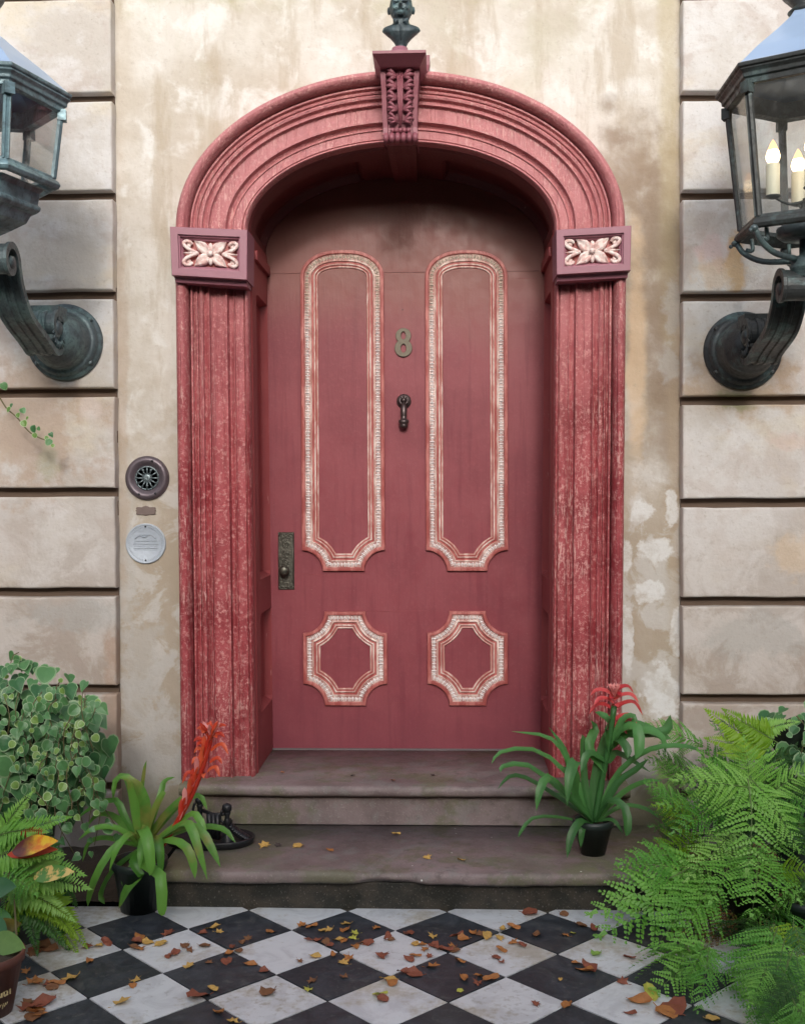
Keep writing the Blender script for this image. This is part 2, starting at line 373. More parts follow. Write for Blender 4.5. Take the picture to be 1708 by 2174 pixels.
def brownstone(kind):
    n = N('brownstone_' + kind); a = n.noise(3.5, 6, 0.6); b = n.noise(11, 5, 0.65); f = n.noise(120, 3, 0.6)
    c = n.mix((0.18,0.135,0.132), (0.27,0.21,0.207), n.rng(a, 0.35, 0.65))
    c = n.mix(c, (0.24,0.235,0.22), n.math('MULTIPLY', n.rng(b, 0.5, 0.62), 0.45))
    c = n.mix(c, (0.13,0.14,0.065), n.math('MULTIPLY', n.rng(n.noise(2.8,6,.7,vec=n.map(n.pos,(1,1,1),(4,7,2))), 0.50, 0.60), 0.6))
    c = n.mix(c, (0.09,0.07,0.06), n.math('MULTIPLY', n.rng(n.noise(17,6,.7), 0.54, 0.68), 0.45))
    x, y, z = n.sep()
    e = n.math('MULTIPLY', n.math('ABSOLUTE', n.math('ADD', x, 0.0)), 1.0)
    alg = n.math('MULTIPLY', n.rng(n.math('ADD', e, n.math('MULTIPLY', n.math('SUBTRACT', b, .5), 2.0)), 0.55, 1.1), 0.8)
    c = n.mix(c, (0.17,0.165,0.085), alg)
    if kind == 'lower':
        c = n.mix(c, (0.15,0.145,0.105), n.math('MULTIPLY', n.rng(n.noise(2.3, 5, 0.6, vec=n.map(n.pos,(1,1,1),(3,3,0))), 0.45, 0.62), 0.55))
        # the riser is black with algae
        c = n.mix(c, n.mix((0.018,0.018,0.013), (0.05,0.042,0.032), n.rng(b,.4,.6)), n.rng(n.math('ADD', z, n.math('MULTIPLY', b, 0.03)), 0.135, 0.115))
    else:
        c = n.mix(c, (0.15,0.10,0.08), n.math('MULTIPLY', n.rng(n.math('ABSOLUTE', n.math('SUBTRACT', z, 0.288)), 0.022, 0.004), 0.8))
    c = n.mix(c, n.mix(c, (0.5,0.45,0.42), 0.5), n.math('MULTIPLY', n.rng(f, 0.58, 0.7), 0.5))
    v = n.n('ShaderNodeTexVoronoi'); n.l(n.pos, v.inputs['Vector']); v.inputs['Scale'].default_value = 11
    drop = n.rng(v.outputs['Distance'], 0.05, 0.035)
    c = n.mix(c, (0.8,0.8,0.76), n.math('MULTIPLY', drop, n.rng(n.noise(4,2), 0.5, 0.6)))
    h = n.math('ADD', b, n.math('MULTIPLY', f, 0.25))
    return n.out(c, n.rng(b, 0.35, 0.65, 0.5, 0.8), n.bump(h, 0.006, 0.8))
M_step1 = brownstone('lower'); M_step2 = brownstone('upper')
def marble(kind):
    n = N(kind + '_marble'); rnd = n.oi.outputs['Random']
    vec = n.n('ShaderNodeVectorMath', operation='ADD'); n.l(n.pos, vec.inputs[0])
    cb = n.n('ShaderNodeCombineXYZ'); n.l(n.math('MULTIPLY', rnd, 40), cb.inputs[0]); n.l(n.math('MULTIPLY', rnd, 17), cb.inputs[2]); n.l(cb.outputs[0], vec.inputs[1])
    V = vec.outputs[0]
    a = n.noise(6, 6, 0.65, vec=V, dist=1.2); b = n.noise(34, 5, 0.7, vec=V); d = n.noise(2.2, 4, 0.6)
    if kind == 'white':
        c = n.mix((0.60,0.62,0.65), (0.74,0.77,0.80), n.rng(a, 0.35, 0.55))
        c = n.mix(c, (0.34,0.33,0.31), n.math('MULTIPLY', n.rng(n.math('ADD', b, n.math('MULTIPLY', n.math('SUBTRACT', rnd, 0.5), 0.12)), 0.57, 0.70), 0.45))
        c = n.mix(c, (0.40,0.33,0.20), n.math('MULTIPLY', n.rng(n.math('ADD', d, n.math('MULTIPLY', b, 0.35)), 0.66, 0.84), 0.6))
        c = n.mix(c, n.mix(c, (0.45,0.44,0.42), 0.6), n.math('MULTIPLY', rnd, 0.25))
        x, y, z = n.sep()
        edge = n.rng(n.math('ADD', n.math('ABSOLUTE', n.math('SUBTRACT', x, 0.05)), n.math('MULTIPLY', b, 0.4)), 1.25, 1.75)
        c = n.mix(c, (0.24,0.20,0.13), n.math('MULTIPLY', edge, 0.55))
        ro = n.rng(b, 0.3, 0.7, 0.28, 0.5)
    else:
        c = n.mix((0.026,0.032,0.041), (0.055,0.065,0.080), n.rng(a, 0.4, 0.7))
        c = n.mix(c, (0.13,0.13,0.125), n.math('MULTIPLY', n.rng(n.math('ADD', b, n.math('MULTIPLY', d, 0.3)), 0.68, 0.85), 0.6))
        c = n.mix(c, (0.065,0.065,0.062), n.math('MULTIPLY', n.rng(d, 0.5, 0.7), 0.4))
        ro = n.rng(n.math('ADD', b, n.math('MULTIPLY', rnd, 0.2)), 0.4, 0.8, 0.42, 0.65)
    return n.out(c, ro, n.bump(n.math('ADD', a, n.math('MULTIPLY', b, .3)), 0.0015))
M_tw = marble('white'); M_tb = marble('black')
M_grout = simple('tile_joint_dirt', (0.07,0.06,0.045), 0.95, sc=30)
def soil():
    n = N('soil'); a = n.noise(14, 6, 0.7); c = n.mix((0.03,0.022,0.015), (0.085,0.06,0.04), a)
    return n.out(c, 0.95, n.bump(a, 0.03))
M_soil = soil()
M_ground = simple('courtyard_ground', (0.05,0.045,0.03), 0.9, sc=3, var=0.3)
def leafm(name, c0, c1, rough=0.38, trans=0.25, sc=14, tip=None):
    n = N(name); a = n.noise(sc, 4, 0.6); rnd = n.oi.outputs['Random']
    c = n.mix(c0, c1, n.rng(n.math('ADD', n.math('MULTIPLY', a, 0.6), n.math('MULTIPLY', rnd, 0.4)), 0.3, 0.7))
    if tip: c = n.mix(c, tip, n.math('MULTIPLY', n.rng(n.noise(5, 3), 0.56, 0.68), 0.7))
    b = n.n('ShaderNodeBsdfPrincipled'); n.l(c, b.inputs['Base Color']); b.inputs['Roughness'].default_value = rough
    n.l(n.bump(a, 0.002), b.inputs['Normal'])
    t = n.n('ShaderNodeBsdfTranslucent'); n.l(n.mix(c, (0.25,0.42,0.03) if not tip else (0.4,0.35,0.05), 0.35), t.inputs[0])
    m = n.n('ShaderNodeMixShader'); m.inputs[0].default_value = trans; n.l(b.outputs[0], m.inputs[1]); n.l(t.outputs[0], m.inputs[2])
    o = n.n('ShaderNodeOutputMaterial'); n.l(m.outputs[0], o.inputs[0]); return n.mat
M_brom = leafm('bromeliad_leaf', (0.045,0.15,0.04), (0.09,0.27,0.07), 0.42, 0.28)
M_bromL = leafm('bright_bromeliad_leaf', (0.065,0.22,0.03), (0.15,0.38,0.06), 0.42, 0.32, tip=(0.30,0.26,0.07))
M_fernA = leafm('fern_bright', (0.19,0.45,0.06), (0.36,0.64,0.15), 0.42, 0.35)
M_fernB = leafm('fern_mid', (0.11,0.35,0.05), (0.24,0.54,0.09), 0.42, 0.35)
M_fernC = leafm('fern_deep', (0.02,0.075,0.015), (0.06,0.19,0.035), 0.45, 0.3)
M_fernY = leafm('fern_yellow', (0.16,0.34,0.01), (0.30,0.50,0.03), 0.45, 0.4)
M_ivy = leafm('ivy_green', (0.04,0.14,0.05), (0.10,0.25,0.09), 0.4, 0.15)
M_ivyd = leafm('ivy_lime', (0.13,0.26,0.06), (0.24,0.40,0.10), 0.42, 0.25)
M_rim = simple('pale_leaf_edge', (0.42,0.55,0.28), 0.5, var=0.2)
M_stem = simple('plant_stem', (0.14,0.12,0.05), 0.6)
M_rach = simple('fern_rachis', (0.09,0.15,0.03), 0.6)
M_flR = leafm('orange_red_bract', (0.58,0.035,0.02), (0.76,0.12,0.05), 0.4, 0.3)
M_flP = leafm('crimson_bract', (0.50,0.02,0.04), (0.72,0.09,0.10), 0.4, 0.3)
M_flC = leafm('pink_bract', (0.70,0.22,0.22), (0.85,0.35,0.33), 0.4, 0.3)
M_crot = leafm('croton_orange', (0.70,0.22,0.01), (0.80,0.46,0.02), 0.35, 0.25, sc=30)
M_crotg = leafm('croton_green', (0.05,0.12,0.02), (0.16,0.12,0.02), 0.35, 0.2, sc=30)
M_potd = simple('dark_plastic_pot', (0.016,0.026,0.024), 0.45, var=0.3, bumpd=0.001)
M_terra = simple('terracotta_pot', (0.13,0.045,0.03), 0.55, var=0.35, sc=12, bumpd=0.002)
M_gold = simple('gold_lettering', (0.62,0.48,0.24), 0.5)
DL = {k: simple('dead_leaf_' + k, c, 0.6, var=0.35, sc=60) for k, c in
      dict(r=(0.26,0.08,0.045), o=(0.42,0.17,0.05), b=(0.22,0.10,0.045), y=(0.58,0.36,0.10), Y=(0.48,0.48,0.08), G=(0.25,0.42,0.08), k=(0.06,0.05,0.045)).items()}
M_dkfol = simple('dark_tree_foliage', (0.022,0.035,0.014), 0.9, sc=5, var=0.5)
M_bed = salmon('carving_ground', (0.36,0.16,0.14), (0.60,0.42,0.38))
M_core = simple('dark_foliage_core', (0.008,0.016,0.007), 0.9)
M_fernD = leafm('dead_fern', (0.16,0.08,0.03), (0.28,0.16,0.06), 0.6, 0.2)

# ================================================================== GROUND AND STEPS
Z1, Z2 = 0.157, 0.345                     # tops of the two steps
YR1, YR2, YD = -0.80, -0.22, 0.455        # riser faces, door face
YW = 0.0                                  # plain wall
g = MB(); g.add([(-60,-60,-0.03),(60,-60,-0.03),(60,-4.6,-0.03),(-60,-4.6,-0.03)], [(0,1,2,3)])
g.add([(-60,-4.6,-0.03),(-3.2,-4.6,-0.03),(-3.2,0,-0.03),(-60,0,-0.03)], [(0,1,2,3)])
g.add([(3.2,-4.6,-0.03),(60,-4.6,-0.03),(60,0,-0.03),(3.2,0,-0.03)], [(0,1,2,3)])
o = obj('ground', g, M_ground); o['kind'] = 'structure'
g = MB(); rows = []
nx, ny = 60, 12
def soilz(x, y): return -0.012 + 0.03*noise.noise(Vector((x*3, y*3, 0))) + 0.012*noise.noise(Vector((x*14, y*14, 3)))
for (xa, xb) in ((-3.2, -1.06), (1.12, 3.2)):
    g.loft([[(lerp(xa, xb, i/nx), lerp(-0.80, 0.0, j/ny), soilz(lerp(xa,xb,i/nx), lerp(-.8,0,j/ny))+0.02) for i in range(nx+1)] for j in range(ny+1)])
o = obj('planting_bed', g, M_soil); o['kind'] = 'structure'

# unseen ring of dark trees, added behind the camera to block the low sky
def garden():
    mb = MB(); rings = []
    for j in range(11):
        ring = []
        for i in range(97):
            a_ = lerp(-15, 195, i/96); a2 = R(a_); rad = 11.5 - (1.6 if j else 0)*math.sin(j/10*math.pi) + 1.4*noise.noise(Vector((i*.35, j*.6, 0)))
            zz_ = -.03 + j/10*(6.1+0.8*noise.noise(Vector((i*.22, 4, 0)))) 
            ring.append((.2+rad*math.cos(a2)*1.35, -1.5-rad*math.sin(a2), zz_))
        rings.append(ring)
    rings.append([(x*1.25, y*1.25-.6, z*.8) for x, y, z in rings[-1]]); rings.append([(x, y, -.03) for x, y, z in rings[-1]])
    mb.loft(rings, smooth=True); return mb
o = obj('sky_blocker_trees', garden(), M_dkfol); o['kind'] = 'stuff'; o['label'] = 'unseen dark mass of trees added opposite the door to block the low sky'

fl = MB(); fl.box(-3.2, 3.2, -4.6, -0.80, -0.06, -0.006)
floor = obj('patio_floor', fl, M_grout); floor['kind'] = 'structure'
J = PG(618.7, 1974.2); W = 0.392; h = W/2
YBACK = -0.802
def tile_mesh(poly, mat, tilt):
    """a small slab from a clipped diamond, with eased edges"""
    cx = sum(p[0] for p in poly)/len(poly); cy = sum(p[1] for p in poly)/len(poly)
    mb = MB(); n = len(poly); ins = []
    for x, y in poly:
        d = math.hypot(x-cx, y-cy); k = max(0.0, 1 - 0.0020/max(d, .01)); ins.append((cx+(x-cx)*k, cy+(y-cy)*k))
    def zt(x, y): return tilt[0]*(x-cx) + tilt[1]*(y-cy) + tilt[2]
    mb.add([(x, y, zt(x, y)) for x, y in ins] + [(x, y, zt(x, y)-0.0005) for x, y in poly] + [(x, y, -0.012) for x, y in poly],
           [list(range(n))] + [(i, i+n, (i+1)%n+n, (i+1)%n) for i in range(n)] + [(i+n, i+2*n, (i+1)%n+2*n, (i+1)%n+n) for i in range(n)])
    return mb
def clip(poly, ymax):
    out = []
    for i in range(len(poly)):
        a, b = poly[i], poly[(i+1) % len(poly)]
        if a[1] <= ymax: out.append(a)
        if (a[1] <= ymax) != (b[1] <= ymax):
            t = (ymax-a[1])/(b[1]-a[1]); out.append((lerp(a[0], b[0], t), ymax))
    return out
gap = 0.0030
for k in range(1, -9, -1):
    cyy = J.y + k*h
    for q in range(-7, 8):
        cxx = J.x + q*W + (h if k % 2 == 0 else 0)
        if abs(cxx) > 2.4 or (k < -5): continue
        c = random.Random(k*100+q)
        poly = [(cxx-h+gap*1.4, cyy), (cxx, cyy-h+gap*1.4), (cxx+h-gap*1.4, cyy), (cxx, cyy+h-gap*1.4)]
        poly = [(x+c.uniform(-.0016,.0016), y+c.uniform(-.0016,.0016)) for x, y in poly]
        poly = clip(poly, YBACK)
        if len(poly) < 3: continue
        mb = tile_mesh(poly, None, (c.uniform(-.006,.006), c.uniform(-.006,.006), c.uniform(-.0015,.0015)))
        obj('tile', mb, M_tb if k % 2 == 0 else M_tw, floor)

def step_mesh(x0, x1, yf, yb, z0, z1, nose, thick, dip=None, amp=0.004):
    """riser, rounded nosing and tread, as a swept section with worn edges"""
    sec = [(0,z0,0)] + [(0,z1-thick-0.006,0),(0.0,z1-thick-0.004,0)]
    sec += [(-nose*0.25, z1-thick-0.004, 1)]
    for i in range(7):
        a = R(-90+ i*30); sec.append((-nose + thick*0.42*(0) - math.cos(a)*thick*0.32, z1-thick/2+math.sin(a)*thick/2, 1))
    sec += [(0.05, z1, 1), (0.15, z1, 1), (yb-yf, z1, 1), (yb-yf, z0, 0)]
    nxs = 110; rings = []
    for i in range(nxs+1):
        x = lerp(x0, x1, i/nxs); ring = []
        for j, (dy, z, k) in enumerate(sec):
            w1 = noise.noise(Vector((x*4, 3.3, z0*9)))*amp + noise.noise(Vector((x*19, 1.1, j*.25)))*amp*0.6
            yy, zz = yf+dy, z
            if k and j < len(sec)-2:
                yy += w1*(1.2 if dy < 0.02 else 0); zz += w1*0.5
            if dip and k and dy < 0.16:
                f = math.exp(-((x-dip[0])/dip[1])**4)
                yy += f*dip[2]*(1 if dy < 0.0 else 0.6 if dy < .1 else 0) + (f*dip[2]*noise.noise(Vector((x*9,0,5)))*0.5 if dy < 0 else 0)
                zz -= f*dip[3]*(1 if dy < .1 else 0.3) * (1 if z > z1-thick*0.6 else 0)
            ring.append((x, yy, zz))
        rings.append(ring)
    mb = MB(); mb.loft(rings, False, False, 0, True)
    n = len(sec)
    for rr in (rings[0], rings[-1]): mb.add(rr, [list(range(n))])
    return mb
cxs = (X(605+850-500, 1850, -.8) + 0)          # worn scoop in the lower nosing
dx = P(820, 1850, -.83).x
o = obj('stone_step', step_mesh(X(345,1900,YR1), 1.13, YR1, YR2+.03, -0.02, Z1, 0.030, 0.052, dip=(dx, 0.14, 0.032, 0.014), amp=0.007), M_step1, org=(0,-.5,0))
tag(o, 'lower brownstone step with chipped nosing and black algae stained riser above the tiles', 'step')
o = obj('stone_step', step_mesh(X(384,1700,YR2), X(1334,1700,YR2), YR2, 0.62, Z1+0.004, Z2, 0.034, 0.048, amp=0.004), M_step2, org=(0,0,Z1))
tag(o, 'upper pinkish brownstone step that carries the door jambs and threshold', 'step')

# ================================================================== WALL
YA = -0.115                                # inner edge of the surround
SPR = 484                                  # springing line (picture row)
xl0, xr0 = X(375, SPR, -.13), X(1325, SPR, -.13); xl1, xr1 = X(522, SPR, YA), X(1178, SPR, YA)
zs = (Zp(522, SPR, YA) + Zp(1178, SPR, YA))/2
ax0 = (xr0-xl0)/2; ax1 = (xr1-xl1)/2; cx0 = (xl0+xr0)/2; cx1 = (xl1+xr1)/2
bz0 = Zp(850, 150, -.15) - zs; bz1 = Zp(850, 302, YA) - zs
def EL(t, th):        # point of the arch face: t 0 outer .. 1 inner, th angle
    return (lerp(cx0, cx1, t) + lerp(ax0, ax1, t)*math.cos(th), zs + lerp(bz0, bz1, t)*math.sin(th))

wall = thing('house_wall', 'stained cream stucco wall around the arched doorway with raised stone courses either side', 'wall', (0,0,0))
NA = 48; t_h = 0.45; ztop = 5.2; wm = MB()
arc = [EL(t_h, math.pi*(1 - i/NA)) for i in range(NA+1)]
hx0, hx1 = arc[0][0], arc[-1][0]
front = [(-4,YW,-0.02),(hx0,YW,-0.02),(hx0,YW,zs),(-4,YW,zs)]
wm.add(front, [(0,1,2,3)]); wm.add([(hx1,YW,-0.02),(4,YW,-0.02),(4,YW,zs),(hx1,YW,zs)], [(0,1,2,3)])
wm.add([(-4,YW,zs),(hx0,YW,zs),(hx0,YW,ztop),(-4,YW,ztop)], [(0,1,2,3)]); wm.add([(hx1,YW,zs),(4,YW,zs),(4,YW,ztop),(hx1,YW,ztop)], [(0,1,2,3)])
for i in range(NA):
    a, b = arc[i], arc[i+1]
    wm.add([(a[0],YW,a[1]),(b[0],YW,b[1]),(b[0],YW,ztop),(a[0],YW,ztop)], [(0,1,2,3)])
# thickness of the opening, top and back
hole = [(hx0,-0.02)] + arc + [(hx1,-0.02)]
wm.loft([[(x,YW,z) for x, z in hole], [(x,0.7,z) for x, z in hole]], smooth=False)
wm.add([(-4,0.7,-.02),(4,0.7,-.02),(4,0.7,ztop),(-4,0.7,ztop)], [(0,1,2,3)]); wm.add([(-4,0,ztop),(4,0,ztop),(4,.7,ztop),(-4,.7,ztop)], [(0,1,2,3)])
wm.add([(-4,0,-.02),(-4,0.7,-.02),(-4,.7,ztop),(-4,0,ztop)], [(0,1,2,3)]); wm.add([(4,0,-.02),(4,0.7,-.02),(4,.7,ztop),(4,0,ztop)], [(0,1,2,3)])
obj('stucco_face', wm, M_wall, wall)
def block_mesh(xa, xb, za, zb, seed, edge):
    """one rusticated course: softly rounded, hand-rendered edges"""
    Yf = -0.072; nxx, nzz = 26, 8; r = 0.009
    def prof(u, n):   # spread grid lines with dense edges
        return [0, .004, .010, .02] + [lerp(.05, .95, i/(n-1)) for i in range(n)] + [.98, .990, .996, 1]
    wd_ = xb-xa; ht_ = zb-za; ed = (0, .0022, .0052, .009, .013)
    us = [e/wd_ for e in ed] + [lerp(.03, .97, i/(nxx-1)) for i in range(nxx)] + [1-e/wd_ for e in ed[::-1]]; vs = [e/ht_ for e in ed] + [lerp(.12, .88, i/(nzz-1)) for i in range(nzz)] + [1-e/ht_ for e in ed[::-1]]
    rings = []
    for v in vs:
        ring = []
        for u in us:
            x, z = lerp(xa, xb, u), lerp(za, zb, v)
            de = min(z-za, zb-z, (xb-x) if edge == 'r' else (x-xa))
            y = Yf + (r - math.sqrt(max(0, r*r-(r-min(de, r))**2)))
            wv = noise.noise(Vector((x*7, z*7, seed)))*0.0018
            if v < .04 or v > .96: z += noise.noise(Vector((x*5, seed*3, round(v)*7)))*0.004 + noise.noise(Vector((x*31, seed, round(v)*3)))*0.0022
            if (u > .99 and edge == 'r') or (u < .01 and edge == 'l'): x += noise.noise(Vector((z*6, seed, 2)))*0.004 + noise.noise(Vector((z*30, seed, 2)))*0.002
            ring.append((x, y+wv, z))
        rings.append(ring)
    mb = MB(); mb.loft(rings, smooth=True)
    per = [rings[0][i] for i in range(len(us))] + [rings[j][-1] for j in range(1, len(vs))] + [rings[-1][i] for i in range(len(us)-2, -1, -1)] + [rings[j][0] for j in range(len(vs)-2, 0, -1)]
    mb.loft([per, [(x, -0.001, z) for x, y, z in per]], True, smooth=False)
    return mb
YB = -0.072
for side, edge, rows_, xe in (('l', 'r', (-12, 205, 413, 625, 833, 1045, 1258, 1465, 1672, 1880), 242), ('r', 'l', (-12, 203, 413, 629, 850, 1068, 1278, 1485, 1690, 1898), 1449)):
    pxm = 190 if side == 'l' else 1500
    zz = [Zp(pxm, r_, YB) for r_ in rows_]; xe_ = X(xe, 900, YB)
    bk = MB()
    for i in range(len(zz)-1):
        hi, lo_ = zz[i]-0.021, zz[i+1]+0.021
        if i == len(zz)-2: lo_ = -0.01
        mb = block_mesh(-3.6 if side == 'l' else xe_, xe_ if side == 'l' else 3.6, lo_, hi, i+(20 if side == 'r' else 0), edge)
        obj('stone_block', mb, M_block, wall)
    mb = block_mesh(-3.6 if side == 'l' else xe_, xe_ if side == 'l' else 3.6, zz[0]+0.019, 5.1, 77, edge); obj('stone_block', mb, M_block, wall)
    bk.box(-3.6 if side == 'l' else xe_+.002, xe_-.002 if side == 'l' else 3.6, -0.016, -0.002, 0, 5.1)
    obj('joint_bed', bk, M_joint, wall)

# ================================================================== DOOR SURROUND
sur = thing('door_surround', 'weathered red moulded arch and jambs framing the doorway', 'door frame', (0,0,Z2))
PROF = [(0,0.0),(0,.13)]
for i in range(11):
    a = math.pi*i/10; PROF.append((.092-.092*math.cos(a), .140+.056*math.sin(a)))
PROF += [(.190,.120),(.205,.120),(.208,.150),(.232,.150),(.236,.138),(.25,.132),(.285,.142),(.30,.140),(.304,.128),(.318,.126),(.322,.141),(.345,.146),(.375,.143),(.378,.130),
         (.40,.122),(.425,.128),(.452,.134),(.462,.134),(.466,.118),(.49,.112),(.675,.112),(.678,.126),(.705,.126),(.708,.118),(.725,.100),(.76,.094),(.785,.098),(.79,.106),(.80,.106),(.803,.098),(.925,.098),(.930,.090),(.937,.090),(.940,.098),
         (.955,.110),(.975,.112),(.99,.104),(1.0,.088),(1.0,.06)]
# -- jambs
zb_, zt_ = Z2+0.001, Zp(450, 590, -.15)
def jamb(o_top, o_bot, i_top, i_bot):
    mb = MB(); rings = []
    for s_ in range(0, 25):
        f = s_/24; z = lerp(zb_, zt_, f); py_ = lerp(1657, 590, f)
        xo = lerp(X(o_bot, 1657, -.13), X(o_top, 590, -.13), f); xi = lerp(X(i_bot, 1657, YA), X(i_top, 590, YA), f)
        rings.append([(lerp(xo, xi, t), -d + noise.noise(Vector((t*5, z*3, xo)))*.0015, z) for t, d in PROF])
    mb.loft(rings, smooth=True)
    mb.add(rings[0] + [(rings[0][-1][0], 0.02, zb_), (rings[0][0][0], 0.02, zb_)], [list(range(len(PROF)+2))])
    return mb
def esplit(o): 
    m = o.modifiers.new('es', 'EDGE_SPLIT'); m.split_angle = R(32); return o
JL = (375, 387, 526, 540); JR = (1327, 1317, 1179, 1170)
esplit(obj('jamb', jamb(*JL), M_red, sur)); esplit(obj('jamb', jamb(*JR), M_red, sur))
mb = MB(); rings = []; NT = 72
for i in range(NT+1):
    th = math.pi*(1-i/NT); rings.append([(EL(t, th)[0], -d, EL(t, th)[1]) for t, d in PROF])
rings = [[(x, y, z-.045) for x, y, z in rings[0]]] + rings + [[(x, y, z-.045) for x, y, z in rings[-1]]]
mb.loft(rings, smooth=True); esplit(obj('arch_moulding', mb, M_red, sur))
# -- reveals (panelled side walls) and soffit, one skin with sunk panels
XiL = lambda z: lerp(X(540,1657,YA), X(526,590,YA), (z-Z2)/(zt_-Z2)) if z < zt_ else X(526,590,YA)
XiR = lambda z: lerp(X(1170,1657,YA), X(1179,590,YA), (z-Z2)/(zt_-Z2)) if z < zt_ else X(1179,590,YA)
Yf = -0.062; RV = YD+0.06 - Yf
def reveal(side):
    xin = XiL if side < 0 else XiR
    vb = [0, .02, .045, .07, .09, .30, .345, .37, .40, .82, .85, .89, 1.0]
    pk = [(0.60, 1.07), (1.235, 2.60)]
    zz = [Z2+.001]
    for a, b in pk: zz += [a, a+.022, a+.03, a+.05, a+.055, b-.03, b-.026, b-.015, b]
    zz += [zt_, zs]
    def off(v, z):
        # depth of the sunk panel
        for a, b in pk:
            if a < z < b and .30 < v < .89:
                e = min((v-.30)*RV, (.89-v)*RV, (z-a)*1.15, (b-z)*2.2)
                if e < .012: return .004
                return .040 if e > .026 else lerp(.004, .040, (e-.012)/.014)
        if .02 < v < .07: return -.006
        return 0.0
    rings = []
    for z in zz:
        rings.append([(xin(z) + side*off(v, z), Yf + v*RV, z) for v in vb])
    mb = MB(); mb.loft(rings, smooth=False); return mb
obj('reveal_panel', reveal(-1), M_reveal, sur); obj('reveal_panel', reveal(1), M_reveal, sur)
def soffit():
    mb = MB(); vb = [0, .02, .045, .07, .09, .30, .34, .37, .40, .80, .83, .87, 1.0]
    ths = []; P0, P1 = R(6), R(74)
    segs = [0, P0, P0+.02, P0+.035, P0+.05] + [lerp(P0+.08, P1-.08, i/16) for i in range(17)] + [P1-.05, P1-.035, P1-.02, P1, R(82)]
    ths = segs + [R(90)] + [math.pi - a for a in reversed(segs)]
    def off(v, th):
        t = min(th, math.pi-th)
        if P0 < t < P1 and .30 < v < .87:
            e = min((v-.30)*RV, (.87-v)*RV, (t-P0)*ax1, (P1-t)*ax1)
            return .040 if e > .026 else (.004 if e < .012 else lerp(.004,.04,(e-.012)/.014))
        if .02 < v < .07: return -.006
        return 0
    rings = []
    for th in ths:
        ring = []
        for v in vb:
            d = off(v, th)
            ring.append((cx1 + (ax1+d)*math.cos(th), Yf + v*RV, zs + (bz1+d)*math.sin(th)))
        rings.append(ring)
    mb.loft(rings, smooth=False); return mb
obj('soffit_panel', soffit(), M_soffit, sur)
# sloping impost band inside each reveal
for side, xin in ((-1, XiL(9)), (1, XiR(9))):
    mb = MB(); xs = xin; zb0 = Zp(548, 548, .1) ; mb.cbox(min(xs, xs-side*.016), max(xs, xs-side*.016), Yf+.12, YD, zs-.10, zs-.055, .004); obj('impost_band', mb, M_reveal, sur)

